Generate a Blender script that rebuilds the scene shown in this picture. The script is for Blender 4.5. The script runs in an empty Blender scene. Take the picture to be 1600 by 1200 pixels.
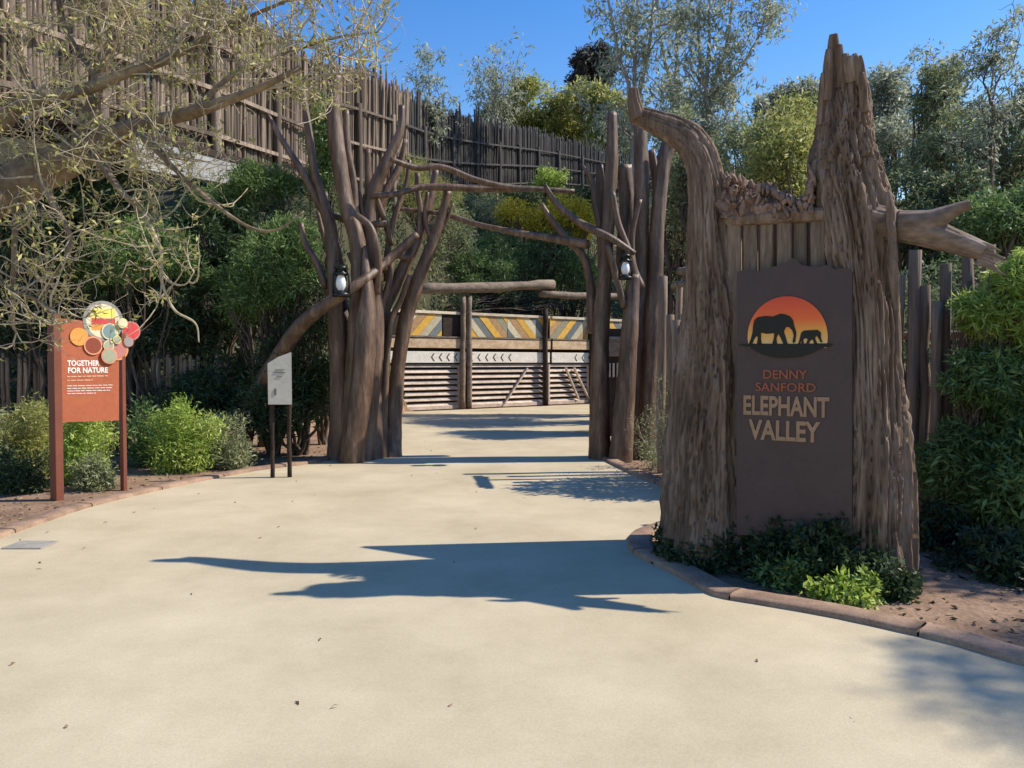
import bpy, bmesh, math, random
import numpy as np
from mathutils import Vector, Matrix
random.seed(7); rng = np.random.default_rng(7)
R = math.radians
scene = bpy.context.scene
COL = scene.collection

# ---------------------------------------------------------------- camera, world, sun
F = 1180.0; PITCH = math.atan(35/1180.0); EYE = 1.6
cd = bpy.data.cameras.new('camera'); cam = bpy.data.objects.new('camera', cd); COL.objects.link(cam)
cam.location = (0, 0, EYE); cam.rotation_euler = (math.pi/2 - PITCH, 0, 0)
cd.sensor_width = 36; cd.lens = F/1600*36; cd.clip_start = 0.05; cd.clip_end = 3000
scene.camera = cam
SUN = Vector((1.0, 0.10, 1.0)).normalized()
world = bpy.data.worlds.new('World'); scene.world = world; world.use_nodes = True
wn = world.node_tree; wn.nodes.clear()
wo = wn.nodes.new('ShaderNodeOutputWorld'); wb = wn.nodes.new('ShaderNodeBackground'); sk = wn.nodes.new('ShaderNodeTexSky')
sk.sky_type = 'NISHITA'; sk.sun_disc = False
sk.sun_elevation = math.asin(SUN.z); sk.sun_rotation = math.atan2(SUN.x, SUN.y)
sk.air_density = 1.45; sk.dust_density = 0.15; sk.ozone_density = 1.6
wb.inputs['Strength'].default_value = 0.145
hs0 = wn.nodes.new('ShaderNodeHueSaturation'); hs0.inputs['Saturation'].default_value = 1.5; hs0.inputs['Hue'].default_value = .517
wn.links.new(sk.outputs[0], hs0.inputs['Color']); wn.links.new(hs0.outputs[0], wb.inputs[0]); wn.links.new(wb.outputs[0], wo.inputs[0])
sl = bpy.data.lights.new('sun', 'SUN'); sl.energy = 5.0; sl.angle = R(0.55); sl.color = (1.0, 0.92, 0.79)
so = bpy.data.objects.new('sun', sl); COL.objects.link(so); so.location = (20, 4, 20)
so.rotation_euler = SUN.to_track_quat('Z', 'Y').to_euler()
scene.view_settings.view_transform = 'Standard'; scene.view_settings.look = 'None'
scene.view_settings.exposure = 0.34; scene.view_settings.gamma = 1
scene.render.engine = 'CYCLES'
scene.cycles.max_bounces = 6; scene.cycles.transparent_max_bounces = 8

# ---------------------------------------------------------------- pixel geometry (photo is 1600x1200)
cp, sp = math.cos(PITCH), math.sin(PITCH)
def ray(px, py):
    u, v = (px-800)/F, (600-py)/F
    return np.array([u, cp + v*sp, v*cp - sp])
def P(px, py, d):
    r = ray(px, py); return np.array([0, 0, EYE]) + r*(d/r[1])
def G(px, py, z=0.0):
    r = ray(px, py); return np.array([0, 0, EYE]) + r*((z-EYE)/r[2])
def onplane(px, py, o, n):
    r = ray(px, py); c = np.array([0, 0, EYE]); return c + r*(np.dot(np.array(o)-c, n)/np.dot(r, n))

# ---------------------------------------------------------------- noise
_tab = np.random.default_rng(3).random(65536)
def _h(i, j, k): return _tab[(i*7919 + j*104729 + k*1299709) & 65535]
def vn(x, y, z):
    x, y, z = np.broadcast_arrays(np.asarray(x, float), np.asarray(y, float), np.asarray(z, float))
    i, j, k = np.floor(x).astype(np.int64), np.floor(y).astype(np.int64), np.floor(z).astype(np.int64)
    a, b, c = x-i, y-j, z-k
    a, b, c = a*a*(3-2*a), b*b*(3-2*b), c*c*(3-2*c)
    r = 0
    for di, wa in ((0, 1-a), (1, a)):
        for dj, wb_ in ((0, 1-b), (1, b)):
            for dk, wc in ((0, 1-c), (1, c)):
                r = r + _h(i+di, j+dj, k+dk)*wa*wb_*wc
    return r*2-1
def fbm(x, y, z, o=4):
    r, a = 0, 1
    for q in range(o):
        r = r + a*vn(x*2**q+q*17, y*2**q+q*5, z*2**q); a *= .5
    return r

# ---------------------------------------------------------------- materials
def node_mat(name):
    m = bpy.data.materials.new(name); m.use_nodes = True
    return m, m.node_tree, m.node_tree.nodes['Principled BSDF']
def ramp(nt, stops):
    r = nt.nodes.new('ShaderNodeValToRGB'); e = r.color_ramp.elements
    while len(e) < len(stops): e.new(0.5)
    for q, (p, c) in enumerate(stops): e[q].position = p; e[q].color = (*c, 1)
    return r
def surf(name, c1, c2, scale=6, stretch=(1, 1, 1), rough=.85, bump=.3, bdist=.01, detail=8, c3=None, fine=8.0, island=0.0, metal=0.0, spec=.3, mul=.6):
    """Colour noise between c1..c2 with a finer layer of grain; stretch compresses object axes."""
    m, nt, b = node_mat(name)
    tc = nt.nodes.new('ShaderNodeTexCoord'); mp = nt.nodes.new('ShaderNodeMapping'); mp.inputs['Scale'].default_value = stretch
    nt.links.new(tc.outputs['Object'], mp.inputs[0])
    n1 = nt.nodes.new('ShaderNodeTexNoise'); n1.inputs['Scale'].default_value = scale; n1.inputs['Detail'].default_value = detail; n1.inputs['Roughness'].default_value = .65
    n2 = nt.nodes.new('ShaderNodeTexNoise'); n2.inputs['Scale'].default_value = scale*fine; n2.inputs['Detail'].default_value = 5
    nt.links.new(mp.outputs[0], n1.inputs[0]); nt.links.new(mp.outputs[0], n2.inputs[0])
    st = [(.3, c1), (.7, c2)] if c3 is None else [(.28, c1), (.5, c2), (.72, c3)]
    r = ramp(nt, st); nt.links.new(n1.outputs[0], r.inputs[0])
    mx = nt.nodes.new('ShaderNodeMix'); mx.data_type = 'RGBA'; mx.blend_type = 'MULTIPLY'; mx.inputs[0].default_value = mul
    r2 = ramp(nt, [(.3, (.55, .55, .55)), (.65, (1.15, 1.15, 1.15))]); nt.links.new(n2.outputs[0], r2.inputs[0])
    nt.links.new(r.outputs[0], mx.inputs[6]); nt.links.new(r2.outputs[0], mx.inputs[7])
    out = mx.outputs[2]
    oi = nt.nodes.new('ShaderNodeObjectInfo'); hs = nt.nodes.new('ShaderNodeHueSaturation')
    mr = nt.nodes.new('ShaderNodeMapRange'); mr.inputs[3].default_value = 1-island; mr.inputs[4].default_value = 1+island
    nt.links.new(oi.outputs['Random'], mr.inputs[0]); nt.links.new(mr.outputs[0], hs.inputs['Value']); nt.links.new(out, hs.inputs['Color'])
    nt.links.new(hs.outputs[0], b.inputs['Base Color'])
    b.inputs['Roughness'].default_value = rough; b.inputs['Metallic'].default_value = metal; b.inputs['Specular IOR Level'].default_value = spec
    if bump:
        ad = nt.nodes.new('ShaderNodeMath'); ad.operation = 'MULTIPLY_ADD'; ad.inputs[1].default_value = .4
        nt.links.new(n2.outputs[0], ad.inputs[0]); nt.links.new(n1.outputs[0], ad.inputs[2])
        bp = nt.nodes.new('ShaderNodeBump'); bp.inputs['Strength'].default_value = bump; bp.inputs['Distance'].default_value = bdist
        nt.links.new(ad.outputs[0], bp.inputs['Height']); nt.links.new(bp.outputs[0], b.inputs['Normal'])
    return m
def leafmat(name, dark, light, trans=.35, sheen=.35, tip=None):
    m, nt, b = node_mat(name)
    g = nt.nodes.new('ShaderNodeNewGeometry'); tc = nt.nodes.new('ShaderNodeTexCoord')
    n = nt.nodes.new('ShaderNodeTexNoise'); n.inputs['Scale'].default_value = 1.3; n.inputs['Detail'].default_value = 3
    nt.links.new(tc.outputs['Object'], n.inputs[0])
    ad = nt.nodes.new('ShaderNodeMath'); ad.operation = 'MULTIPLY_ADD'; ad.inputs[1].default_value = .55
    nt.links.new(g.outputs['Random Per Island'], ad.inputs[0])
    s = nt.nodes.new('ShaderNodeMath'); s.operation = 'MULTIPLY'; s.inputs[1].default_value = .8
    nt.links.new(n.outputs[0], s.inputs[0]); nt.links.new(s.outputs[0], ad.inputs[2])
    st = [(.3, dark), (.85, light)]
    if tip: st = [(.25, dark), (.65, light), (.92, tip)]
    r = ramp(nt, st); nt.links.new(ad.outputs[0], r.inputs[0])
    nt.links.new(r.outputs[0], b.inputs['Base Color']); b.inputs['Roughness'].default_value = .5
    b.inputs['Specular IOR Level'].default_value = sheen
    t = nt.nodes.new('ShaderNodeBsdfTranslucent'); nt.links.new(r.outputs[0], t.inputs[0])
    mx = nt.nodes.new('ShaderNodeMixShader'); mx.inputs[0].default_value = trans
    nt.links.new(b.outputs[0], mx.inputs[1]); nt.links.new(t.outputs[0], mx.inputs[2])
    nt.links.new(mx.outputs[0], nt.nodes['Material Output'].inputs[0])
    return m
def flat(name, c, rough=.6, metal=0, spec=.3):
    return surf(name, tuple(x*.86 for x in c), tuple(min(1, x*1.10) for x in c), scale=3, mul=.15, rough=rough, bump=.06, bdist=.002, metal=metal, spec=spec)
M = {}
M['sand_concrete'] = surf('sand_concrete', (.415, .345, .222), (.575, .487, .33), scale=.8, rough=.9, bump=.10, bdist=.003, fine=160, spec=.15, mul=.28, detail=10)
M['earth'] = surf('earth', (.16, .095, .06), (.36, .235, .15), scale=1.6, rough=.95, bump=.9, bdist=.04, fine=14)
M['kerb_concrete'] = surf('kerb_concrete', (.20, .125, .085), (.42, .28, .19), island=.12, scale=4, rough=.9, bump=.3, bdist=.006, fine=20)
M['hill'] = surf('hill', (.03, .032, .016), (.10, .09, .045), scale=.8, rough=.95, bump=.8, bdist=.08, fine=10)
M['faux_wood'] = surf('faux_wood', (.034, .017, .010), (.125, .072, .045), scale=9, stretch=(1, 1, .16), spec=.5, rough=.52, bump=.8, bdist=.012, c3=(.27, .185, .13), fine=6)
M['bark_deep'] = surf('bark_deep', (.045, .028, .019), (.185, .125, .088), scale=11, stretch=(1, 1, .09), rough=.9, bump=1.0, bdist=.014, c3=(.36, .275, .215), fine=5)
M['bark_branch'] = surf('bark_branch', (.07, .045, .032), (.20, .14, .105), scale=6, stretch=(.3, .6, 1), rough=.88, bump=.8, bdist=.01, c3=(.36, .27, .22), fine=6)
M['rubble'] = surf('rubble', (.14, .085, .062), (.36, .24, .185), scale=14, rough=.9, bump=.8, bdist=.01)
M['plank_grey'] = surf('plank_grey', (.10, .066, .044), (.27, .20, .145), scale=10, stretch=(1, 1, .1), rough=.85, bump=.6, bdist=.006, island=.2)
M['picket_brown'] = surf('picket_brown', (.10, .071, .053), (.30, .235, .18), scale=8, stretch=(1, 1, .12), rough=.9, bump=.6, bdist=.008, island=.5)
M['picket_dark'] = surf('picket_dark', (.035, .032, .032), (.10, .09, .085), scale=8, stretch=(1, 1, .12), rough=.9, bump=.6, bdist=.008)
M['pole_brown'] = surf('pole_brown', (.12, .083, .062), (.33, .25, .195), scale=9, stretch=(1, 1, .1), rough=.9, bump=.9, bdist=.012, island=.25)
M['reed'] = surf('reed', (.20, .125, .075), (.46, .33, .22), scale=9, stretch=(1, 1, .1), rough=.8, bump=.5, bdist=.006, island=.35)
M['log_pale'] = surf('log_pale', (.12, .085, .062), (.30, .235, .18), scale=7, stretch=(.15, 1, 1), rough=.85, bump=.6, bdist=.01)
M['board_pale'] = surf('board_pale', (.55, .43, .31), (.80, .68, .53), scale=6, stretch=(.2, 1, 1), rough=.8, bump=.3, bdist=.004, island=.1)
M['board_gold'] = surf('board_gold', (.42, .27, .15), (.74, .56, .38), scale=6, stretch=(.2, 1, 1), rough=.8, bump=.3, bdist=.004, island=.1)
M['board_white'] = surf('board_white', (.66, .60, .52), (.84, .79, .71), scale=6, stretch=(.2, 1, 1), rough=.8, bump=.2, bdist=.004)
M['slat'] = surf('slat', (.40, .31, .24), (.68, .56, .46), scale=6, stretch=(.2, 1, 1), rough=.8, bump=.3, bdist=.004, island=.15)
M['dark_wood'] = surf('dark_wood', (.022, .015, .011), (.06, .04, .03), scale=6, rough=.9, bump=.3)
for nm, c in (('plank_gold', (.62, .36, .07)), ('plank_slate', (.15, .165, .165)), ('plank_cream', (.50, .43, .30)), ('plank_tan', (.40, .24, .12)), ('plank_olive', (.27, .25, .17))):
    M[nm] = surf(nm, tuple(x*.95 for x in c), tuple(min(.9, x*1.4) for x in c), scale=9, rough=.8, bump=.3, bdist=.004, island=.12)
M['sign_brown'] = flat('sign_brown', (.075, .048, .046), rough=.55)
M['black_print'] = flat('black_print', (.012, .010, .009), .5)
M['brick_letters'] = flat('brick_letters', (.30, .085, .045), .5)
M['tan_letters'] = flat('tan_letters', (.34, .20, .12), .5)
M['rust_panel'] = flat('rust_panel', (.40, .115, .055), .5)
M['rust_post'] = flat('rust_post', (.20, .065, .04), .55)
M['white_print'] = flat('white_print', (.80, .76, .70), .5)
M['pale_print'] = flat('pale_print', (.70, .40, .26), .5)
M['board_grey'] = flat('board_grey', (.50, .48, .42), .5)
M['grey_print'] = flat('grey_print', (.16, .15, .13), .5)
M['concrete'] = surf('concrete', (.22, .22, .215), (.40, .40, .395), scale=2, rough=.85, bump=.2)
M['black_metal'] = surf('black_metal', (.018, .018, .018), (.04, .04, .04), scale=10, rough=.35, bump=.1, bdist=.002, metal=.6, spec=.5)
M['cover_metal'] = surf('cover_metal', (.26, .245, .21), (.40, .375, .32), scale=12, rough=.6, bump=.2, bdist=.002)
def glassy():
    m, nt, b = node_mat('frosted_glass'); n = nt.nodes.new('ShaderNodeTexNoise'); n.inputs['Scale'].default_value = 9
    r = ramp(nt, [(.3, (.78, .79, .80)), (.7, (.9, .9, .9))]); nt.links.new(n.outputs[0], r.inputs[0]); nt.links.new(r.outputs[0], b.inputs['Base Color'])
    b.inputs['Roughness'].default_value = .25; b.inputs['Subsurface Weight'].default_value = .3; b.inputs['Subsurface Radius'].default_value = (.05, .05, .05)
    return m
M['frosted_glass'] = glassy()
for nm, c in (('disc_grey', (.30, .29, .27)), ('disc_yellow', (.85, .70, .16)), ('disc_orange', (.75, .32, .08)), ('disc_red', (.62, .07, .07)), ('disc_teal', (.20, .30, .30)),
              ('disc_lime', (.60, .65, .20)), ('disc_sage', (.38, .38, .27)), ('disc_rust', (.26, .07, .04)), ('disc_salmon', (.72, .30, .18)), ('disc_cream', (.75, .66, .45)), ('disc_rose', (.50, .20, .17))):
    M[nm] = flat(nm, c, .4)
M['trunk_pale'] = surf('trunk_pale', (.20, .175, .15), (.46, .42, .37), scale=4, stretch=(1, 1, .25), rough=.85, bump=.4, bdist=.01)
M['trunk_dark'] = surf('trunk_dark', (.06, .045, .033), (.16, .12, .09), scale=5, stretch=(1, 1, .25), rough=.9, bump=.6, bdist=.015)
M['limb_brown'] = surf('limb_brown', (.085, .058, .034), (.22, .16, .10), scale=5, stretch=(.5, .5, .5), rough=.88, bump=.7, bdist=.012, c3=(.30, .235, .155))
M['twig'] = surf('twig', (.28, .225, .14), (.60, .51, .36), scale=4, rough=.85, bump=.2, bdist=.003)
M['lf_bare'] = leafmat('leaf_pale_olive', (.14, .14, .04), (.38, .37, .12), .4, .3, (.60, .56, .22))
M['lf_dark'] = leafmat('leaf_dark_green', (.018, .036, .016), (.065, .105, .042), .28, .35)
M['lf_wood'] = leafmat('leaf_woodland', (.045, .07, .035), (.13, .17, .08), .4, .3, (.24, .28, .15))
M['lf_mid'] = leafmat('leaf_fresh_green', (.03, .07, .022), (.13, .22, .065), .35, .35, (.26, .36, .12))
M['lf_olive'] = leafmat('leaf_grey_olive', (.085, .105, .045), (.25, .285, .14), .42, .3, (.44, .46, .26))
M['lf_euc'] = leafmat('leaf_eucalyptus', (.12, .145, .095), (.32, .35, .24), .45, .45, (.52, .54, .40))
M['lf_yellow'] = leafmat('leaf_yellow_green', (.15, .17, .05), (.36, .38, .11), .45, .3, (.56, .54, .20))
M['lf_gold'] = leafmat('flower_gold', (.25, .24, .03), (.62, .50, .04), .4, .3, (.75, .62, .08))
M['lf_lime'] = leafmat('leaf_lime', (.10, .18, .025), (.35, .48, .08), .4, .35, (.60, .68, .20))
M['lf_purple'] = leafmat('leaf_purple_grey', (.035, .032, .036), (.10, .09, .09), .2, .3)

# ---------------------------------------------------------------- object helpers
ORG = {}
def tag(o, label=None, cat=None, group=None, kind=None):
    if label: o['label'] = label
    if cat: o['category'] = cat
    if group: o['group'] = group
    if kind: o['kind'] = kind
    return o
def thing(name, loc, label, cat, group=None):
    o = bpy.data.objects.new(name, None); COL.objects.link(o); o.location = loc; o.empty_display_size = .2
    ORG[o] = np.array(loc, float); return tag(o, label, cat, group)
def link(name, me, mat, parent=None):
    o = bpy.data.objects.new(name, me); COL.objects.link(o)
    if mat is not None and len(me.materials) == 0: me.materials.append(mat)
    if parent is not None: o.parent = parent; ORG[o] = ORG[parent]
    return o
def npmesh(name, V, Fq, smooth=False):
    V = np.asarray(V, np.float32); me = bpy.data.meshes.new(name)
    Fq = np.asarray(Fq, np.int32); n, k = Fq.shape
    me.vertices.add(len(V)); me.vertices.foreach_set('co', V.ravel())
    me.loops.add(n*k); me.loops.foreach_set('vertex_index', Fq.ravel())
    me.polygons.add(n); me.polygons.foreach_set('loop_start', np.arange(0, n*k, k, dtype=np.int32))
    if smooth: me.polygons.foreach_set('use_smooth', np.ones(n, bool))
    me.update(calc_edges=True); return me
def npobj(name, V, Fq, mat, parent=None, smooth=False, origin=None):
    V = np.asarray(V, float)
    o0 = ORG[parent] if parent is not None else (np.array(origin, float) if origin is not None else V.mean(0)*np.array([1, 1, 0]) + np.array([0, 0, V[:, 2].min()]))
    o = link(name, npmesh(name, V-o0, Fq, smooth), mat, parent)
    if parent is None: o.location = o0; ORG[o] = o0
    return o
class MB:
    """Collects world-space quads and polygons for one mesh object."""
    def __init__(s): s.v = []; s.f = []
    def add(s, V, Fs):
        b = len(s.v); s.v += [tuple(x) for x in V]; s.f += [tuple(b+i for i in f) for f in Fs]
    def box(s, c, size, ax=None, ay=None, az=None):
        ax = np.array(ax if ax is not None else (1, 0, 0), float); ay = np.array(ay if ay is not None else (0, 1, 0), float); az = np.array(az if az is not None else (0, 0, 1), float)
        c = np.array(c, float); x, y, z = [q/2 for q in size]
        s.add([c+a*x*ax+b*y*ay+e*z*az for e in (-1, 1) for a, b in ((-1, -1), (1, -1), (1, 1), (-1, 1))],
              [(3, 2, 1, 0), (4, 5, 6, 7), (0, 1, 5, 4), (1, 2, 6, 5), (2, 3, 7, 6), (3, 0, 4, 7)])
    def prism(s, pts, n, t):
        """pts: 3-D outline; extruded by t along n, both sides capped."""
        n = np.array(n, float); pts = [np.array(p, float) for p in pts]; k = len(pts)
        s.add([p+n*t for p in pts] + pts, [tuple(range(k)), tuple(range(2*k-1, k-1, -1))] + [(i, k+i, k+(i+1) % k, (i+1) % k) for i in range(k)])
    def bar(s, a, b, w, h, up=(0, 0, 1)):
        a, b = np.array(a, float), np.array(b, float); d = b-a; L = np.linalg.norm(d); d /= L
        sd = np.cross(d, up); sd /= np.linalg.norm(sd); u = np.cross(sd, d)
        s.box((a+b)/2, (L, w, h), d, sd, u)
    def obj(s, name, mat, parent=None, bevel=0, smooth=False, origin=None, tri=False):
        V = np.array(s.v); o0 = ORG[parent] if parent is not None else np.array(origin if origin is not None else (V[:, 0].mean(), V[:, 1].mean(), V[:, 2].min()))
        me = bpy.data.meshes.new(name); me.from_pydata([tuple(p) for p in V-o0], [], s.f)
        bm = bmesh.new(); bm.from_mesh(me)
        if tri: bmesh.ops.triangulate(bm, faces=[f for f in bm.faces if len(f.verts) > 4], ngon_method='EAR_CLIP')
        bmesh.ops.recalc_face_normals(bm, faces=bm.faces)
        if bevel: bmesh.ops.bevel(bm, geom=bm.edges[:], offset=bevel, segments=1, affect='EDGES', clamp_overlap=True)
        if smooth:
            for f in bm.faces: f.smooth = True
        bm.to_mesh(me); bm.free(); o = link(name, me, mat, parent)
        if parent is None: o.location = o0; ORG[o] = o0
        return o
def catmull(pts, n):
    """pts (k,m) -> n samples, along chord length."""
    p = np.asarray(pts, float)
    if len(p) == 2: t = np.linspace(0, 1, n)[:, None]; return p[0]*(1-t)+p[1]*t
    e = np.vstack([2*p[0]-p[1], p, 2*p[-1]-p[-2]])
    L = np.r_[0, np.cumsum(np.linalg.norm(np.diff(p[:, :3], axis=0), axis=1))]
    s = np.linspace(0, L[-1], n); i = np.clip(np.searchsorted(L, s, 'right')-1, 0, len(p)-2)
    t = ((s-L[i])/(L[i+1]-L[i]))[:, None]; a, b, c, d = e[i], e[i+1], e[i+2], e[i+3]
    return .5*((2*b)+(-a+c)*t+(2*a-5*b+4*c-d)*t*t+(-a+3*b-3*c+d)*t**3)
def tube(pts, rad, sides=8, disp=None, cap=True):
    """returns V, quads (caps as degenerate-free quads through inner ring)."""
    pts = np.asarray(pts, float); n = len(pts); rad = np.broadcast_to(rad, (n,))
    T = np.gradient(pts, axis=0); T /= np.linalg.norm(T, axis=1)[:, None]+1e-12
    ref = np.array([0, 1.0, 0]) if abs(T[0][1]) < .9 else np.array([1.0, 0, 0])
    N = np.zeros_like(pts); nn = np.cross(T[0], ref); nn /= np.linalg.norm(nn)
    for i in range(n):
        nn = nn - T[i]*nn.dot(T[i]); nn /= np.linalg.norm(nn)+1e-12; N[i] = nn
    B = np.cross(T, N); a = np.linspace(0, 2*math.pi, sides, endpoint=False)
    ring = np.cos(a)[None, :, None]*N[:, None] + np.sin(a)[None, :, None]*B[:, None]
    r = np.repeat(rad[:, None], sides, 1)
    if disp is not None: r = disp(pts, ring, r)
    V = (pts[:, None] + ring*r[..., None]).reshape(-1, 3)
    i, j = np.meshgrid(np.arange(n-1), np.arange(sides), indexing='ij'); j2 = (j+1) % sides
    Q = np.stack([i*sides+j, i*sides+j2, (i+1)*sides+j2, (i+1)*sides+j], -1).reshape(-1, 4)
    if cap:
        for end in (0, n-1):
            base = len(V); c = pts[end]; rg = V[end*sides:(end+1)*sides]
            inner = c + (rg-c)*.02; V = np.vstack([V, inner]); jj = np.arange(sides)
            q = np.stack([end*sides+jj, end*sides+(jj+1) % sides, base+(jj+1) % sides, base+jj], -1)
            Q = np.vstack([Q, q if end else q[:, ::-1]])
    return V, Q
class NB:
    """Collects numpy quad meshes."""
    def __init__(s): s.V = []; s.Q = []; s.n = 0
    def add(s, V, Q): s.V.append(V); s.Q.append(Q+s.n); s.n += len(V)
    def obj(s, name, mat, parent=None, smooth=True, origin=None): return npobj(name, np.vstack(s.V), np.vstack(s.Q), mat, parent, smooth, origin)
def outline(name, pts3, n, t, mat, parent): m = MB(); m.prism(pts3, n, t); return m.obj(name, mat, parent, tri=True)
def text_obj(name, s, loc, right, up, height, width, mat, parent, depth=.004, bold=.02):
    cu = bpy.data.curves.new(name, 'FONT'); cu.body = s; cu.align_x = 'CENTER'; cu.align_y = 'CENTER'; cu.offset = bold; cu.size = 1; cu.extrude = .01; cu.resolution_u = 3
    tmp = bpy.data.objects.new(name, cu); COL.objects.link(tmp); dg = bpy.context.evaluated_depsgraph_get()
    me = bpy.data.meshes.new_from_object(tmp.evaluated_get(dg)); COL.objects.unlink(tmp); bpy.data.objects.remove(tmp)
    me.materials.clear()
    co = np.empty(len(me.vertices)*3, np.float32); me.vertices.foreach_get('co', co); co = co.reshape(-1, 3)
    mn, mx = co.min(0), co.max(0); c = (mn+mx)/2; sz = mx-mn
    right, up = np.array(right, float), np.array(up, float); nrm = np.cross(right, up)
    W = np.array(loc)[None] + ((co[:, 0]-c[0])/sz[0]*width)[:, None]*right + ((co[:, 1]-c[1])/sz[1]*height)[:, None]*up + ((co[:, 2]-mn[2])/sz[2]*depth)[:, None]*nrm
    me.vertices.foreach_set('co', (W-ORG[parent]).astype(np.float32).ravel()); me.update()
    return link(name, me, mat, parent)

# ---------------------------------------------------------------- foliage
def unit(v): return v/(np.linalg.norm(v, axis=-1, keepdims=True)+1e-12)
def leaf_quads(C, D, L, W, fold=.15):
    """diamond leaves at C pointing along D, length L, width W."""
    n = len(C); D = unit(D); r = unit(rng.normal(size=(n, 3))); S = unit(np.cross(D, r)); Nn = np.cross(S, D)
    L = np.broadcast_to(L, (n,))[:, None]; W = np.broadcast_to(W, (n,))[:, None]
    V = np.stack([C, C+D*L*.45+S*W*.5+Nn*L*fold, C+D*L, C+D*L*.45-S*W*.5+Nn*L*fold], 1).reshape(-1, 3)
    return V, np.arange(4*n).reshape(-1, 4)
def lobes_leaves(lobes, n, L, W, clump=.25, per=14, droop=0.0, out=.6, shell=.55, spread=1.0):
    """lobes: list of (centre, radii). Clump centres lie in a shell of each lobe; leaves fan out from each clump."""
    vol = np.array([r[0]*r[1]+r[0]*r[2]+r[1]*r[2] for c, r in lobes]); pr = vol/vol.sum()
    k = max(1, n//per); li = rng.choice(len(lobes), k, p=pr)
    C = np.array([l[0] for l in lobes])[li]; Rr = np.array([l[1] for l in lobes])[li]
    d = unit(rng.normal(size=(k, 3))); rr = shell + (1-shell)*rng.random((k, 1))**.6; rr *= 1+.22*vn(d[:, 0]*2.5+li, d[:, 1]*2.5, d[:, 2]*2.5)[:, None]
    cc = C + d*Rr*rr
    cc = np.repeat(cc, per, 0); dd = np.repeat(d, per, 0)
    D = unit(rng.normal(size=cc.shape)*spread + dd*out + np.array([0, 0, -droop]))
    pts = cc + unit(rng.normal(size=cc.shape))*clump*rng.random((len(cc), 1))**.7
    ll = L*(.6+.8*rng.random(len(cc)))
    return leaf_quads(pts, D, ll, ll*W/L)
def blob(px, py, d, rx, ry, rd=None):
    c = P(px, py, d); s = d/F; return (c, np.array([rx*s, rd if rd else (rx+ry)/2*s, ry*s]))
def wander(a, b, n, amp):
    a, b = np.array(a, float), np.array(b, float); t = np.linspace(0, 1, n)[:, None]
    w = np.cumsum(rng.normal(size=(n, 3)), 0); w -= w[0]; w -= t*w[-1]; L = np.linalg.norm(b-a)
    return a*(1-t)+b*t + w*amp*L/math.sqrt(n)
def plant(name, base, lobes, n, L, W, leaf, bark, label, cat, group=None, stems=4, r=.04, sides=6, trunkpart='trunk', **kw):
    """A rooted plant: stems reach from the base into each lobe; crown of leaves."""
    t = thing(name, base, label, cat, group); nb = NB(); base = np.array(base, float)
    cs = [l[0] for l in lobes]
    for q in range(max(stems, len(cs))):
        c, rr = lobes[q % len(lobes)]; tip = c + rng.normal(size=3)*rr*.45
        w = wander(base + rng.normal(size=3)*np.array([r*2, r*2, 0]), tip, 9, .07); nb.add(*tube(w, np.linspace(r, r*.25, 9), sides, cap=False))
        for _ in range(5):
            s0 = w[rng.integers(3, 8)]; tp = c + unit(rng.normal(size=3))*rr*.85; nb.add(*tube(wander(s0, tp, 6, .08), np.linspace(r*.4, r*.08, 6), 4, cap=False))
    nb.obj(trunkpart, bark, t)
    V, Q = lobes_leaves(lobes, n, L, W, **kw); npobj('crown', V, Q, leaf, t)
    return t

# ================================================================ TERRAIN AND GROUND
FC = [(-260, -380, 120, 8.0), (0, -187, 155, 10.2), (200, -75, 195, 12.6), (370, 5, 242, 16), (480, 84, 272, 20.5), (580, 114, 298, 25.5), (700, 172, 300, 33), (850, 208, 292, 46), (950, 234, 298, 53), (1060, 262, 306, 60)]
fb = np.array([np.r_[P(x, yb, d), P(x, yt, d)[2]-P(x, yb, d)[2]] for x, yt, yb, d in FC])      # base point + height
FS = catmull(fb, 400)
def terrain(x, y):
    sh = x.shape; q = np.stack([x.ravel(), y.ravel()], 1)
    D = np.linalg.norm(q[:, None]-FS[None, ::4, :2], axis=2); k = D.argmin(1)*4; k = np.minimum(k, 398)
    d = D.min(1); t = FS[k+1, :2]-FS[k, :2]; rel = q-FS[k, :2]; side = np.sign(t[:, 0]*rel[:, 1]-t[:, 1]*rel[:, 0])   # + = behind (left of travel)
    Wd = np.interp(FS[k, 1], [8, 26, 33, 46, 60], [1.5, 1.8, 5, 14, 16]); rise = np.clip((FS[k, 1]-15.5)/5.5, 0, 1); rise = rise*rise*(3-2*rise); hz = (FS[k, 2]-.35)*rise
    u = np.clip(1-d/Wd, 0, 1); u = u*u*(3-2*u)
    h1 = np.where(side > 0, hz + np.clip(d, 0, 40)*.02*rise, hz*u)
    yy = q[:, 1] + .25*q[:, 0]
    v = np.clip((yy-32)/38, 0, 1); h2 = v*v*(3-2*v)*11
    w = np.clip((q[:, 0]-4.5)/5, 0, 1)*np.clip((q[:, 1]-9)/6, 0, 1)*np.clip((q[:, 0]+q[:, 1]-14)/22, 0, 1)*3.0
    e = np.clip((q[:, 1]-15.2)/10, 0, 1)*np.clip((-4.4-q[:, 0])/1.6, 0, 1); h1 = np.maximum(h1, e*e*(3-2*e)*9.5)
    h = np.maximum(h1, h2+w); far = np.clip((q[:, 1]-90)/200, 0, 1)
    h = h + .12*fbm(q[:, 0]*.5, q[:, 1]*.5, 0, 3)*np.clip(h, 0, 1)
    return (h*(1-far)).reshape(sh)
gx = np.concatenate([np.linspace(-600, -40, 12), np.linspace(-36, -12, 20), np.linspace(-11.7, 14, 130), np.linspace(15, 45, 40), np.linspace(60, 600, 12)])
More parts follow.
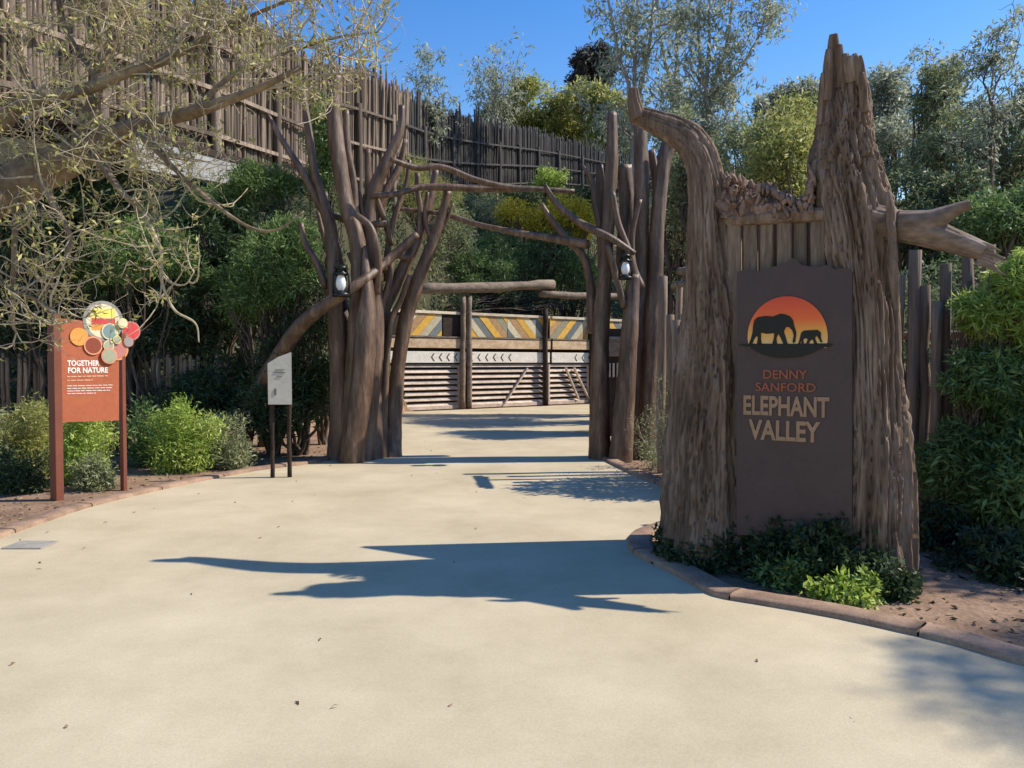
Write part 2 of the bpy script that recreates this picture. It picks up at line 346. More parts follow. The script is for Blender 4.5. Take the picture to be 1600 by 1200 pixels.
gy = np.concatenate([np.linspace(-300, -10, 8), np.linspace(-6, 34, 170), np.linspace(34.5, 80, 60), np.linspace(85, 1500, 16)])
X, Y = np.meshgrid(gx, gy); Z = terrain(X, Y)
flatm = Z < .02; Z = np.where(flatm, 0, Z)
ni, nj = X.shape; I, J = np.meshgrid(np.arange(ni-1), np.arange(nj-1), indexing='ij')
Qd = np.stack([I*nj+J, I*nj+J+1, (I+1)*nj+J+1, (I+1)*nj+J], -1).reshape(-1, 4)
go = npobj('ground', np.stack([X, Y, Z], -1).reshape(-1, 3), Qd, M['earth'], None, True, origin=(0, 0, 0)); tag(go, kind='structure')
go.data.materials.append(M['hill'])
zc = Z.reshape(-1)[Qd].min(1); go.data.polygons.foreach_set('material_index', (zc > .25).astype(np.int32))

def gpts(l): return [tuple(G(*q)) for q in l]
left_edge = gpts([(-330, 985), (-150, 905), (0, 845), (70, 820), (150, 793), (280, 762), (400, 738), (500, 724), (590, 700)])
left_edge += [(-3.0, 15.0, 0), (-3.4, 18.5, 0), (-3.5, 22.0, 0), (-3.5, 23.6, 0)]
right_edge = gpts([(1900, 1120), (1600, 1046), (1500, 1016), (1400, 992), (1300, 970), (1200, 952), (1120, 938), (1050, 900), (985, 866), (990, 838), (1040, 818), (1056, 790), (1030, 762), (975, 738), (935, 712)])
right_edge += [(2.1, 15.0, 0), (3.0, 20.0, 0), (3.9, 24.0, 0), (4.6, 29.2, 0)]
le = catmull(np.array(left_edge), 70); re_ = catmull(np.array(right_edge), 100)
def sheet(name, poly, z, mat):
    m = MB(); m.add([(p[0], p[1], z) for p in poly], [tuple(range(len(poly)))]); o = m.obj(name, mat, None, origin=(0, 0, 0), tri=True)
    bm = bmesh.new(); bm.from_mesh(o.data)
    for f in bm.faces:
        if f.normal.z < 0: f.normal_flip()
    bm.to_mesh(o.data); bm.free(); return tag(o, kind='structure')
poly = [(-14, -12), (14, -12), (14, 3.0)] + [tuple(p[:2]) for p in re_] + [tuple(p[:2]) for p in le[::-1]] + [(-14, 2.2)]
sheet('pavement', poly, .02, M['sand_concrete'])
def kerb(name, line, side, w=.20, h=.06):
    line = np.array(line)[:, :2]; line = catmull(np.c_[line, np.zeros(len(line))], 900)[:, :2]; sl_ = np.r_[0, np.cumsum(np.linalg.norm(np.diff(line, axis=0), axis=1))]
    root = thing(name, (0, 0, 0), None, None); tag(root, kind='structure'); s0 = 0.0
    sec = [(0, -.05), (0, h-.014), (.015, h), (w-.015, h), (w, h-.012), (w, -.05)]; k = len(sec)
    while s0 < sl_[-1]-.3:
        ln = random.uniform(1.1, 1.4); ss_ = np.linspace(s0+.006, min(s0+ln, sl_[-1])-.006, 14); p = np.c_[np.interp(ss_, sl_, line[:, 0]), np.interp(ss_, sl_, line[:, 1])]
        t = np.gradient(p, axis=0); t /= np.linalg.norm(t, axis=1)[:, None]; nrm = np.stack([-t[:, 1], t[:, 0]], 1)*side; dz = random.uniform(-.004, .004)
        V = np.stack([np.c_[p+nrm*a+nrm*(.004*vn(p[:, :1]*9, p[:, 1:]*9, a*9)), z+dz+.003*vn(p[:, 0]*11, p[:, 1]*11, a*20)] for a, z in sec], 1).reshape(-1, 3)
        i_, j_ = np.meshgrid(np.arange(13), np.arange(k-1), indexing='ij'); Q = np.stack([i_*k+j_, i_*k+j_+1, (i_+1)*k+j_+1, (i_+1)*k+j_], -1).reshape(-1, 4)
        Q = np.vstack([Q, [[0, 1, 4, 5], [1, 2, 3, 4]], [[13*k+5, 13*k+4, 13*k+1, 13*k], [13*k+4, 13*k+3, 13*k+2, 13*k+1]]])
        npobj('kerb_stone', V, Q, M['kerb_concrete'], root, False); s0 += ln
    return root
kerb('kerb', le, 1); kerb('kerb', re_, -1)
# utility cover set in the pavement
c = G(48, 856); m = MB(); m.box((c[0], c[1], .026), (.34, .26, .012)); cv = m.obj('utility_cover', M['cover_metal'], None, bevel=.004)
tag(cv, 'small grey metal utility cover set in the pavement at the left edge', 'cover')

# pebbles and dry litter on the beds
def litter(name, polys, n, smin, smax, mat, label):
    out = []
    for (x0, x1, y0, y1), k in polys:
        p = np.c_[rng.uniform(x0, x1, k), rng.uniform(y0, y1, k)]
        out.append(p)
    p = np.vstack(out); xe = np.interp(p[:, 1], le[:, 1], le[:, 0]); xr = np.interp(p[:, 1], np.r_[re_[:, 1]][np.argsort(re_[:, 1])], re_[np.argsort(re_[:, 1]), 0])
    z = terrain(p[:, 0], p[:, 1]); ok = ((p[:, 0] < xe-.22) | (p[:, 0] > np.maximum(xr, 1.0)+.3))
    p = p[ok]; z = z[ok]; C = np.c_[p, np.where(z < .02, 0, z)+.006]
    D = unit(np.c_[rng.normal(size=(len(C), 2)), rng.normal(size=len(C))*.12]); s = rng.uniform(smin, smax, len(C))
    V, Q = leaf_quads(C, D, s, s*.4, .12); tag(npobj(name, V, Q, mat, None), label, None, None, 'stuff')
litter('dry_leaf_litter', [((-12, -.5, 3, 14), 12000), ((.8, 8, 3.5, 14), 9000)], 0, .02, .07, surf('litter', (.16, .10, .055), (.42, .31, .19), scale=30, bump=0, rough=.9), 'dry brown leaf litter strewn over the planting beds')

p = np.c_[rng.uniform(-7, 4, 420), 3.2+rng.random(420)**1.3*16]; xe = np.interp(p[:, 1], le[:, 1], le[:, 0]); near = np.exp(-np.abs(p[:, 0]-xe-.3)/.8); p = p[(p[:, 0] > xe+.05) & (rng.random(420) < .12+.8*near)]
V, Q = leaf_quads(np.c_[p, np.full(len(p), .026)], unit(np.c_[rng.normal(size=(len(p), 2)), rng.normal(size=len(p))*.1]), rng.uniform(.02, .06, len(p)), .018, .2); tag(npobj('fallen_leaves', V, Q, bpy.data.materials['litter'], None), 'scattered dry fallen leaves along the pavement edge', None, None, 'stuff')

# ================================================================ HIGH PICKET FENCE ON THE BRIDGE AND SLOPE
fence = thing('picket_fence', tuple(FS[120, :3]), 'tall rustic brown picket fence climbing the slope at upper left, jagged tops', 'fence')
def cyl_mesh(name, r, sides, wob=.12, n=5, taper=.85, mat=None):
    z = np.linspace(0, 1, n); pts = np.c_[np.cumsum(rng.normal(size=n))*r*.25, np.cumsum(rng.normal(size=n))*r*.25, z]; pts[:, :2] -= pts[0, :2]
    V, Q = tube(pts, r*(1+(taper-1)*z)*(1+wob*rng.normal(size=n)*.4), sides, cap=True); me = npmesh(name, V, Q, False); me.materials.append(mat); return me
def stake(mat):
    z = np.array([0, .3, .6, .94, 1.0]); n = 5; pts = np.c_[np.cumsum(rng.normal(size=n))*.012, np.cumsum(rng.normal(size=n))*.012, z]; pts[:, :2] -= pts[0, :2]
    V, Q = tube(pts, .042*np.array([1, 1, .95, .85, random.choice([.3, .6, .8])])*(1+.05*rng.normal(size=n)), 6); me = npmesh('picket', V, Q); me.materials.append(M[mat]); return me, V, Q
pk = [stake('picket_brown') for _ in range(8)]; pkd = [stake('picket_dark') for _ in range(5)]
L = np.r_[0, np.cumsum(np.linalg.norm(np.diff(FS[:, :2], axis=0), axis=1))]
def FA(s): return np.array([np.interp(s, L, FS[:, q]) for q in range(4)])
s, cnt, s_end = 1.2, 0, L[-1]-1; rest = NB(); back = NB()
while s < s_end:
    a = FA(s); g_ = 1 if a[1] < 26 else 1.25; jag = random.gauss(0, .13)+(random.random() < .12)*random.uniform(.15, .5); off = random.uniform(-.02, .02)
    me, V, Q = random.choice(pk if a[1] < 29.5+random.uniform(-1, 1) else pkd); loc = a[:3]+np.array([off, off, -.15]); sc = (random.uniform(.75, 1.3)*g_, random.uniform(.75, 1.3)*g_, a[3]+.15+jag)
    if cnt < 298:
        o = link('picket', me, None, fence); o.location = tuple(loc-ORG[fence]); o.scale = sc; o.rotation_euler = (R(random.uniform(-1.4, 1.4)), R(random.uniform(-1.4, 1.4)), random.uniform(0, 6.28)); cnt += 1
    else: rest.add(V*np.array(sc)+loc+np.array([random.gauss(0, .02), 0, 0]), Q)
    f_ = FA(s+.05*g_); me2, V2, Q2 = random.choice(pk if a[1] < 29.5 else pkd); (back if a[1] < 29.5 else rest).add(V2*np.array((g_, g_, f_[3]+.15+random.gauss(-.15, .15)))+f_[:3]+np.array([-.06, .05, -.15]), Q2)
    s += random.uniform(.078, .108)*g_*(1.0 if a[1] < 35 else 1.35)
tag(back.obj('pickets', M['picket_brown'], fence, smooth=False), kind='stuff'); tag(rest.obj('pickets', M['picket_dark'], fence, smooth=False), kind='stuff')
posts = np.arange(.8, L[-1], 3.1); prev = None
for s0 in posts:
    a, b = FA(s0), FA(min(s0+.1, L[-1])); t = unit(b[:2]-a[:2]); nr = np.array([t[1], -t[0]])
    c = a[:3].copy(); c[:2] += nr*.16
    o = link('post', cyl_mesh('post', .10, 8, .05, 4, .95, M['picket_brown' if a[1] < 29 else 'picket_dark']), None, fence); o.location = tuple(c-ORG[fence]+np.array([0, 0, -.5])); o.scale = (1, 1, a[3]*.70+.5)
    if prev is not None:
        for fr in (.07, .36, .65):
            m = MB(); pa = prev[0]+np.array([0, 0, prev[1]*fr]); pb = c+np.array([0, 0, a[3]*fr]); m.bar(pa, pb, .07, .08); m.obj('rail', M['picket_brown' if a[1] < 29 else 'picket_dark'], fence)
    prev = (c, a[3])
# bridge under the near stretch
seg = [FA(s0) for s0 in np.linspace(3.0, 9.2, 7)]
br = thing('footbridge', (float(seg[3][0]), float(seg[3][1]), 0), 'pale concrete footbridge beam under the tall picket fence, half hidden by twigs', 'bridge')
m = MB()
for a, b in zip(seg[:-1], seg[1:]): m.bar(a[:3]-np.array([.45, 0, .22]), b[:3]-np.array([.45, 0, .22]), 1.7, .12)
m.obj('deck', M['dark_wood'], br)
ss = [s0 for s0 in np.linspace(0, 14, 200) if 178 < 800+F*FA(s0)[0]/FA(s0)[1] < 352]
a, b = FA(ss[0]), FA(ss[-1]); m = MB(); m.bar(a[:3]+np.array([.3, -.05, -.50]), b[:3]+np.array([.26, -.1, -.46]), .22, .56); m.obj('beam', M['concrete'], br, bevel=.02)
for q in (2, 4, 6):
    m = MB(); p = seg[q][:3]; m.box((p[0]-.3, p[1], (p[2]-.9)/2-.3), (.3, .3, p[2]-.6)); m.obj('pier', M['dark_wood'], br, bevel=.02)
# ground-hugging cover on the slopes
def cover(n, x0, x1, y0, y1, zmin, Ls, leaf, label):
    p = np.c_[rng.uniform(x0, x1, n), rng.uniform(y0, y1, n)]; z = terrain(p[:, 0], p[:, 1]); nz = fbm(p[:, 0]*.8, p[:, 1]*.8, 3, 3); ok = (z > zmin) & (nz > -.35); p, z, nz = p[ok], z[ok], nz[ok]
    C = np.c_[p, z + rng.random(len(p))*.3*(1+nz)]; D = unit(rng.normal(size=C.shape)+np.array([0, 0, .9])); V, Q = leaf_quads(C, D, Ls*(.6+.8*rng.random(len(C))), Ls*.3)
    tag(npobj('ground_cover', V, Q, leaf, None), label, None, None, 'stuff')
cover(60000, -7, 10, 22, 42, .2, .20, M['lf_olive'], 'low scrubby ground cover on the slope behind the slatted fence')
cover(30000, -8, 32, 38, 66, .2, .30, M['lf_dark'], 'dark scrub covering the far hillside')
cover(60000, -12, -3.4, 12, 30, .15, .16, M['lf_dark'], 'dark ground cover on the bank under the footbridge')
cover(14000, 4.5, 20, 9, 28, .1, .18, M['lf_olive'], 'scrubby ground cover on the rise behind the pole fence')

# ================================================================ GATE SCULPTED TREES
def strand(nb_, pts, d, mat_seed=0, sides=22, dz=.0):
    """pts: (px, py, width px[, depth offset])."""
    c = []
    for q in pts:
        dd = d + (q[3] if len(q) > 3 else 0) + dz; p = P(q[0], q[1], dd); c.append([*p, q[2]*(.84 if q[2] < 18 else .9)/2/F*dd])
    n = max(12, int(sum(math.dist(c[i][:3], c[i+1][:3]) for i in range(len(c)-1))/.07)); c = catmull(np.array(c), n)
    ph = rng.random()*50
    def disp(p, ring, r):
        a = np.arctan2(ring[..., 1], ring[..., 0])
        return r*(1+.10*vn(ring[..., 0]*1.6+ph, ring[..., 1]*1.6, p[:, None, 2]*1.3+ph)+.06*vn(np.cos(a)*4+ph, np.sin(a)*4, p[:, None, 2]*1.6)+.05*vn(p[:, None, 0]*9+ring[..., 0]*2, ring[..., 1]*2, p[:, None, 2]*8)+.035*vn(ring[..., 0]*7+ph, ring[..., 1]*7, p[:, None, 2]*2.2))
    return tube(c[:, :3], c[:, 3], sides, disp)
def gate_tree(name, base, label, trunks, branches, d):
    t = thing(name, base, label, 'sculpted tree', 'sculpted tree pair forming the gateway')
    for kind, lst in (('trunk', trunks), ('branch', branches)):
        for pts in lst:
            V, Q = strand(None, pts, d); npobj(kind, V, Q, M['faux_wood'], t, True)
    return t
DL = 12.2
LT = [[(474, 140, 9), (480, 190, 13), (490, 260, 15), (500, 300, 17), (515, 350, 20), (521, 420, 22), (524, 500, 26), (530, 620, 32), (528, 735, 42)],
      [(524, 117, 21, -.1), (522, 180, 25, -.1), (530, 250, 27, -.1), (541, 320, 27, -.1), (556, 370, 28, -.1), (562, 420, 30, -.1), (561, 520, 38, -.1), (556, 620, 44, -.1), (552, 738, 54, -.1)],
      [(628, 165, 11, .15), (625, 205, 15, .15), (606, 248, 19, .15), (586, 292, 22, .15), (577, 330, 24, .15), (580, 400, 24, .1), (588, 470, 26, .1), (585, 560, 30, .05), (572, 650, 38, 0), (568, 732, 46, -.05)],
      [(571, 385, 9, -.2), (572, 420, 17, -.27), (573, 470, 28, -.32), (570, 540, 38, -.35), (560, 640, 40, -.35), (548, 742, 46, -.35)],
      [(520, 440, 30, .35), (535, 520, 44, .35), (540, 620, 52, .35), (540, 730, 64, .3)],
      [(700, 298, 14, .5), (690, 340, 17, .5), (668, 400, 20, .5), (645, 460, 24, .5), (630, 520, 24, .5), (620, 590, 24, .5), (614, 665, 30, .45), (611, 730, 38, .3)],
      [(681, 266, 11, .7), (668, 330, 17, .7), (650, 380, 19, .65), (625, 430, 23, .6), (602, 480, 22, .5), (592, 540, 22, .4), (588, 620, 24, .3), (584, 735, 32, .1)]]
LB = [[(418, 178, 7), (438, 215, 10), (470, 265, 13), (492, 305, 14), (512, 345, 14)],
      [(541, 172, 10), (543, 230, 14), (552, 285, 14), (556, 330, 13), (560, 370, 13)],
      [(574, 233, 11, .3), (576, 300, 15, .3), (575, 350, 15, .3)],
      [(634, 218, 9, .4), (624, 258, 12, .4), (602, 302, 15, .3), (582, 350, 14, .2)],
      [(610, 249, 9, -.2), (650, 262, 11), (690, 261, 11, .1), (740, 280, 11, .2), (790, 292, 11, .3), (850, 296, 10, .4), (897, 299, 8, .5)],
      [(580, 306, 11), (620, 303, 10), (655, 293, 11, .2), (705, 293, 13, .3), (760, 296, 11, .4), (830, 296, 9, .4)],
      [(652, 270, 9, .5), (653, 300, 10, .5), (657, 330, 11, .5), (655, 370, 12, .5)],
      [(652, 366, 15, .1), (605, 408, 17, 0), (565, 440, 18, -.4), (522, 468, 21, -.45), (472, 506, 24, -.3), (432, 562, 27, 0), (398, 618, 30, .2), (378, 690, 36, .4), (372, 735, 40, .4)],
      [(556, 335, 11, -.25), (580, 358, 13, -.25), (591, 408, 14, -.2), (588, 460, 14, -.1)],
      [(583, 296, 10, .1), (600, 342, 11, .2), (612, 384, 10, .3)],
      [(470, 348, 9, .1), (477, 380, 11, .1), (495, 412, 13, .1), (510, 450, 15, .1)],
      [(508, 300, 10, .2), (514, 350, 13, .2), (528, 395, 13, .2), (536, 440, 14, .2)],
      [(512, 335, 11, .3), (540, 345, 12, .3), (568, 372, 12, .3)],
      [(560, 300, 9, .1), (573, 345, 12, .1), (604, 350, 12, .1)],
      [(655, 372, 12, .55), (640, 402, 12, .5), (618, 400, 11, .4), (596, 425, 12, .3)],
      [(617, 455, 12, .6), (606, 478, 13, .5), (600, 500, 13, .4)],
      [(606, 300, 8, .35), (596, 330, 10, .35), (584, 372, 11, .3), (580, 430, 12, .3)], [(640, 250, 7, .6), (634, 290, 9, .6), (618, 335, 11, .55), (606, 390, 12, .5), (604, 440, 12, .5)],
      [(496, 330, 7, .45), (506, 372, 9, .45), (518, 410, 10, .45), (524, 450, 11, .4)], [(668, 300, 7, .4), (664, 340, 9, .45), (672, 372, 10, .5)],
      [(545, 395, 9, .2), (558, 430, 11, .2), (560, 470, 12, .1)], [(612, 400, 10, .2), (608, 440, 12, .15), (594, 490, 13, .1), (588, 560, 14, .05), (580, 640, 16, 0), (578, 735, 20, 0)],
      [(708, 318, 6, .5), (700, 340, 7, .5), (690, 360, 8, .5)], [(640, 430, 9, .3), (626, 470, 11, .3), (612, 500, 12, .3), (604, 560, 13, .3), (600, 640, 16, .3), (598, 730, 20, .2)]]
tL = gate_tree('gateway_tree', tuple(P(552, 565+1888/DL, DL)*np.array([1, 1, 0])), 'left clustered brown sculpted tree of the gateway, lantern hung on it', LT, LB, DL)
DR = 12.4
RT = [[(956, 176, 17, -.1), (956, 250, 21, -.1), (951, 330, 22, -.1), (946, 400, 24, -.1), (940, 500, 28, -.1), (937, 600, 32, -.1), (936, 732, 40, -.1)],
      [(1000, 186, 20, .1), (1001, 240, 24, .1), (1002, 300, 25, .1), (1001, 400, 27, .1), (997, 500, 32, .1), (990, 600, 38, .1), (984, 728, 46, .1)],
      [(1047, 222, 21, 0), (1036, 262, 23, 0), (1028, 340, 25, 0), (1024, 440, 28, 0), (1017, 540, 34, 0), (1012, 640, 38, 0), (1010, 735, 48, 0)],
      [(976, 259, 24, .5), (979, 330, 28, .5), (976, 400, 28, .5), (972, 430, 26, .5)],
      [(1018, 235, 13, .3), (1026, 300, 16, .3), (1022, 360, 17, .3), (1015, 440, 20, .3), (1005, 560, 26, .2), (1000, 732, 40, .1)],
      [(990, 430, 22, -.25), (985, 500, 28, -.3), (978, 600, 34, -.3), (968, 738, 44, -.35)]]
RB = [[(911, 260, 7), (925, 284, 10), (930, 320, 12), (938, 362, 15), (942, 420, 18), (940, 470, 18)],
      [(936, 258, 15, .2), (939, 300, 17, .2), (941, 350, 18, .2), (946, 400, 18, .2)],
      [(851, 289, 7, -.1), (869, 318, 11, -.1), (900, 344, 14, -.2), (925, 358, 16, -.3), (958, 374, 13, -.4), (992, 396, 9, -.4)],
      [(846, 318, 7, .1), (868, 352, 12, .1), (890, 378, 14, .1), (910, 398, 15, .1), (922, 440, 17, .1), (926, 520, 20, .05)],
      [(612, 325, 7, .4), (690, 334, 9, .4), (740, 349, 10, .3), (800, 362, 11, .2), (860, 372, 13, .1), (920, 382, 17, 0)],
      [(1000, 312, 9, -.2), (988, 365, 11, -.2), (990, 415, 12, -.2), (1004, 450, 12, -.2)],
      [(957, 300, 10, -.3), (966, 350, 12, -.3), (985, 400, 12, -.3), (993, 440, 12, -.3)],
      [(948, 380, 12, -.35), (962, 430, 13, -.35), (975, 480, 14, -.35)]]
tR = gate_tree('gateway_tree', tuple(P(978, 565+1888/DR, DR)*np.array([1, 1, 0])), 'right clustered brown sculpted tree of the gateway, beside the monument', RT, RB, DR)

# ---- lanterns
def lantern(px, py0, py1, d, label):
    top, bot = P(px, py0, d), P(px, py1, d); h = top[2]-bot[2]
    t = thing('lantern', tuple(bot), label, 'lantern', 'barn lanterns hung on the gateway')
    def lathe(name, prof, mat, parent=t, sides=20):
        pts = np.array([[0, 0, z*h] for r, z in prof]) + bot; V = []
        a = np.linspace(0, 2*math.pi, sides, endpoint=False)
        V = np.stack([np.stack([np.cos(a)*r*h+bot[0], np.sin(a)*r*h+bot[1], np.full(sides, bot[2]+z*h)], 1) for r, z in prof]).reshape(-1, 3)
        n = len(prof); i, j = np.meshgrid(np.arange(n-1), np.arange(sides), indexing='ij'); j2 = (j+1) % sides
        return npobj(name, V, np.stack([i*sides+j, i*sides+j2, (i+1)*sides+j2, (i+1)*sides+j], -1).reshape(-1, 4), mat, parent, True)
    lathe('base', [(.001, 0), (.24, 0), (.25, .03), (.25, .09), (.22, .12), (.13, .14), (.12, .18), (.001, .18)], M['black_metal'])
    lathe('globe', [(.08, .18), (.115, .24), (.15, .33), (.145, .46), (.10, .60), (.08, .66)], M['frosted_glass'])
    lathe('cap', [(.15, .62), (.19, .64), (.19, .69), (.12, .72), (.12, .79), (.18, .81), (.18, .86), (.09, .92), (.001, .93)], M['black_metal'])
    nb = NB()
    for s in (-1, 1): nb.add(*tube(bot+np.array([(s*.22*h, 0, .1*h), (s*.235*h, 0, .4*h), (s*.22*h, 0, .68*h), (s*.12*h, 0, .78*h)]), .030*h, 6))
    nb.obj('side_tube', M['black_metal'], t)
    a = np.linspace(0, math.pi, 13); V, Q = tube(bot+np.c_[np.cos(a)*.2*h, a*0, .78*h+np.sin(a)*.3*h], .008*h, 5); npobj('handle', V, Q, M['black_metal'], t)
lantern(533, 410, 464, 11.65, 'black barn lantern with white globe on the left gateway tree')
lantern(977, 393, 437, 11.75, 'black barn lantern half hidden among the right gateway tree trunks')

# ================================================================ MONUMENT (broken sculpted stump with the sign)
O = np.array([2.05, 5.72, 0.0]); U = unit(np.array([1.07, -.70, 0])); Nf = np.array([U[1], -U[0], 0.0])   # Nf points to the camera side
assert Nf[1] < 0
def MP(px, py, off=0.0): return onplane(px, py, O+Nf*off, Nf)
mon = thing('sign_monument', tuple(O), 'huge broken sculpted tree stump monument holding the brown elephant sign', 'monument')
def barktube(name, pts, sides=190, res=.012, amp=.035, mat='bark_deep', off=0, freq=5.5, jag=0.0, depthr=None, parent=mon):
    c = []
    for q in pts:
        p = MP(q[0], q[1], q[3] if len(q) > 3 else off); dd = p[1]; c.append([*p, q[2]/2/F*dd])
    Ln = sum(math.dist(c[i][:3], c[i+1][:3]) for i in range(len(c)-1)); c = catmull(np.array(c), int(Ln/res)); ph = rng.random()*90
    s = np.r_[0, np.cumsum(np.linalg.norm(np.diff(c[:, :3], axis=0), axis=1))][:, None]
    a = np.linspace(0, 2*math.pi, sides, endpoint=False)[None]
    def disp(p, ring, r):
        tw = .25*np.sin(s*1.1+ph)+.12*s
        ca, sa = np.cos(a+tw), np.sin(a+tw)
        wx = .18*vn(ca*2+ph, sa*2, s*2.2); f = freq*np.clip(r/.22, .5, 1.4)
        n1 = vn(ca*f*.55+wx+ph, sa*f*.55+wx, s*.45+ph); n2 = vn(ca*f*1.7+wx, sa*f*1.7+ph, s*.45+ph); n3 = vn(ca*f*4.2+wx*2+ph, sa*f*4.2, s*1.1)
        rid = (1-np.abs(n2)*2.2)*.55 + (1-np.abs(n3)*2)*.28
        n4 = np.abs(vn(ca*f*2.6+wx*1.5+ph, sa*f*2.6+ph, s*.55+ph)); d = amp*(n1*.9 + rid*1.0 - 1.1*np.clip(1-n4*6, 0, 1) + .22*vn(ca*16, sa*16+ph, s*4)+.10*vn(ca*9, sa*9+ph, s*16))
        if jag: d = d + 0
        return r + d*np.clip(r/.2, .35, 1.2)
    return c, disp
def bark_obj(name, pts, mat='bark_deep', parent=mon, sides=190, **kw):
    c, disp = barktube(name, pts, sides, mat=mat, **kw); V, Q = tube(c[:, :3], c[:, 3], sides, disp); return npobj(name, V, Q, M[mat], parent, True)
# left trunk sweeping over into the broken limb
bark_obj('left_trunk', [(988, 178, 22, .02), (1006, 184, 28), (1032, 195, 35), (1060, 208, 42), (1082, 226, 48), (1098, 257, 52), (1105, 300, 56), (1107, 350, 61), (1108, 420, 68), (1110, 500, 78), (1106, 600, 94), (1100, 700, 106), (1098, 800, 118), (1095, 905, 134)], amp=.028)
bark_obj('stub', [(990, 139, 13, .05), (991, 160, 20, .05), (998, 186, 26, .03)], sides=60, amp=.02)
# tall spike
rt = [(1320, 96, 44, -.10), (1320, 125, 56, -.10), (1320, 180, 72, -.10), (1320, 240, 88, -.10), (1325, 300, 100, -.10), (1334, 360, 104, -.10), (1343, 430, 98, -.10), (1349, 500, 92, -.10), (1354, 600, 95, -.10), (1360, 700, 102, -.10), (1362, 800, 106, -.10), (1364, 960, 114, -.10)]
bark_obj('right_trunk', rt, sides=230, amp=.034)
for q, (x, y, w, l, lean) in enumerate([(1303, 75, 17, 60, -1), (1297, 98, 17, 60, -4), (1310, 88, 15, 50, 1), (1320, 96, 13, 34, 4), (1330, 98, 16, 30, 3), (1340, 100, 14, 34, 5), (1346, 130, 11, 46, 5), (1287, 135, 10, 60, -4), (1335, 92, 9, 24, 3)]):
    bark_obj('splinter', [(x, y-l*.35, w*.72, .06), (x+lean*.3, y, w, .05), (x+lean, y+l, w*1.3, .01)], sides=26, amp=.016)
# middle: hollow stump front with standing planks, dark lintel log and rough rim
for q in range(7):
    x0 = 1138 + q*26; w = random.uniform(20, 23.5)
    m = MB(); jy = random.uniform(-6, 6); dz = random.uniform(0, .035)
    pts = [MP(x0, 344+random.uniform(-4, 6), .02+dz), MP(x0+w, 344+random.uniform(-4, 6), .02+dz), MP(x0+w+random.uniform(-1, 1), 940, .02+dz), MP(x0, 940, .02+dz)]
    m.prism(pts[::-1], Nf, .05); m.obj('plank', M['plank_grey'], mon, bevel=.007)
bark_obj('lintel', [(1128, 345, 17, .05), (1170, 342, 20, .075), (1215, 339, 22, .085), (1262, 336, 22, .085), (1312, 334, 22, .05)], sides=60, amp=.012)
m = MB(); m.prism([MP(1085, 330, -.55), MP(1350, 330, -.55), MP(1360, 940, -.55), MP(1075, 940, -.55)], Nf, -.05); m.obj('back_wall', M['bark_deep'], mon)
# rim of the hollow, rough knobbly bark falling from left to right
prof = [(1120, 272), (1140, 276), (1160, 282), (1185, 290), (1205, 296), (1225, 306), (1240, 312), (1252, 322), (1262, 300), (1270, 262)]
nu, nv_ = 150, 44; pr = catmull(np.array([[x, y, 0] for x, y in prof]), nu); Vr = np.zeros((nu, nv_, 3))
for i_ in range(nu):
    x, yt = pr[i_, 0], pr[i_, 1]
    for j_ in range(nv_):
        tt = j_/(nv_-1); yb = 342; off = .10 - .5*max(0, (.5-tt)*2)**1.3*.6
        yy = yb+(yt-yb)*(1-tt) if True else 0
        Vr[i_, j_] = MP(x, yb+(yt-yb)*(1-tt), off)
g = Vr.reshape(-1, 3); cell = vn(g[:, 0]*14, g[:, 1]*14, g[:, 2]*20); g = g + Nf*(.055*np.abs(cell)+.03*vn(g[:, 0]*38, g[:, 1]*38, g[:, 2]*38))[:, None] + np.array([0, 0, 1])*(.035*vn(g[:, 0]*24, 3, g[:, 2]*24))[:, None]
i, j = np.meshgrid(np.arange(nu-1), np.arange(nv_-1), indexing='ij'); npobj('rim', g, np.stack([i*nv_+j, i*nv_+j+1, (i+1)*nv_+j+1, (i+1)*nv_+j], -1).reshape(-1, 4), M['rubble'], mon, True)
nb = NB()
for q in range(330):
    t_ = random.random(); k_ = int(t_*(nu-1)); x, yt = pr[k_, 0], pr[k_, 1]; yy = yt + (random.random()**1.5)*(332-yt); r = random.uniform(.012, .034); c = MP(x, yy, .07+random.uniform(-.12, .08))
    a = unit(rng.normal(size=3)*np.array([.35, .35, .2])+np.array([0, 0, 1])); l_ = random.uniform(1.0, 2.3); pts = np.array([c-a*r*l_, c-a*r*.5*l_, c, c+a*r*.6*l_, c+a*r*l_]); nb.add(*tube(pts, np.array([.5, .9, 1, .75, .35])*rng.uniform(.75, 1.2, 5)*r*(.45+.35*random.random()), 5))
ch = nb.obj('bark_chunks', M['rubble'], mon, smooth=False); tag(ch, kind='stuff')
# the broken branch to the right
bark_obj('branch', [(1362, 346, 52, .0), (1395, 352, 47, .0), (1440, 362, 44, .0), (1480, 374, 38, .0), (1512, 385, 32, .0), (1538, 394, 27, 0)], sides=90, amp=.018, mat='bark_branch')
bark_obj('fork', [(1405, 352, 44, .02), (1448, 348, 38, .03), (1474, 337, 28, .03), (1496, 326, 18, .03), (1517, 319, 13, .03)], sides=60, amp=.012, mat='bark_branch')
for q in range(7):
    y0 = 380+q*5; bark_obj('splinter', [(1528, y0, 10, .02), (1545, y0+3+q*.6, 6, .03), (1556+random.uniform(-4, 18), y0+12+q*1.2, 2, .03)], sides=10, amp=.004, mat='bark_branch')
for q in range(5):
    bark_obj('splinter', [(1388, 300+q*28, 6, .12), (1392+q*1.2, 330+q*28, 13, .13), (1396+q*1.2, 365+q*30, 6, .12)], sides=16, amp=.01)
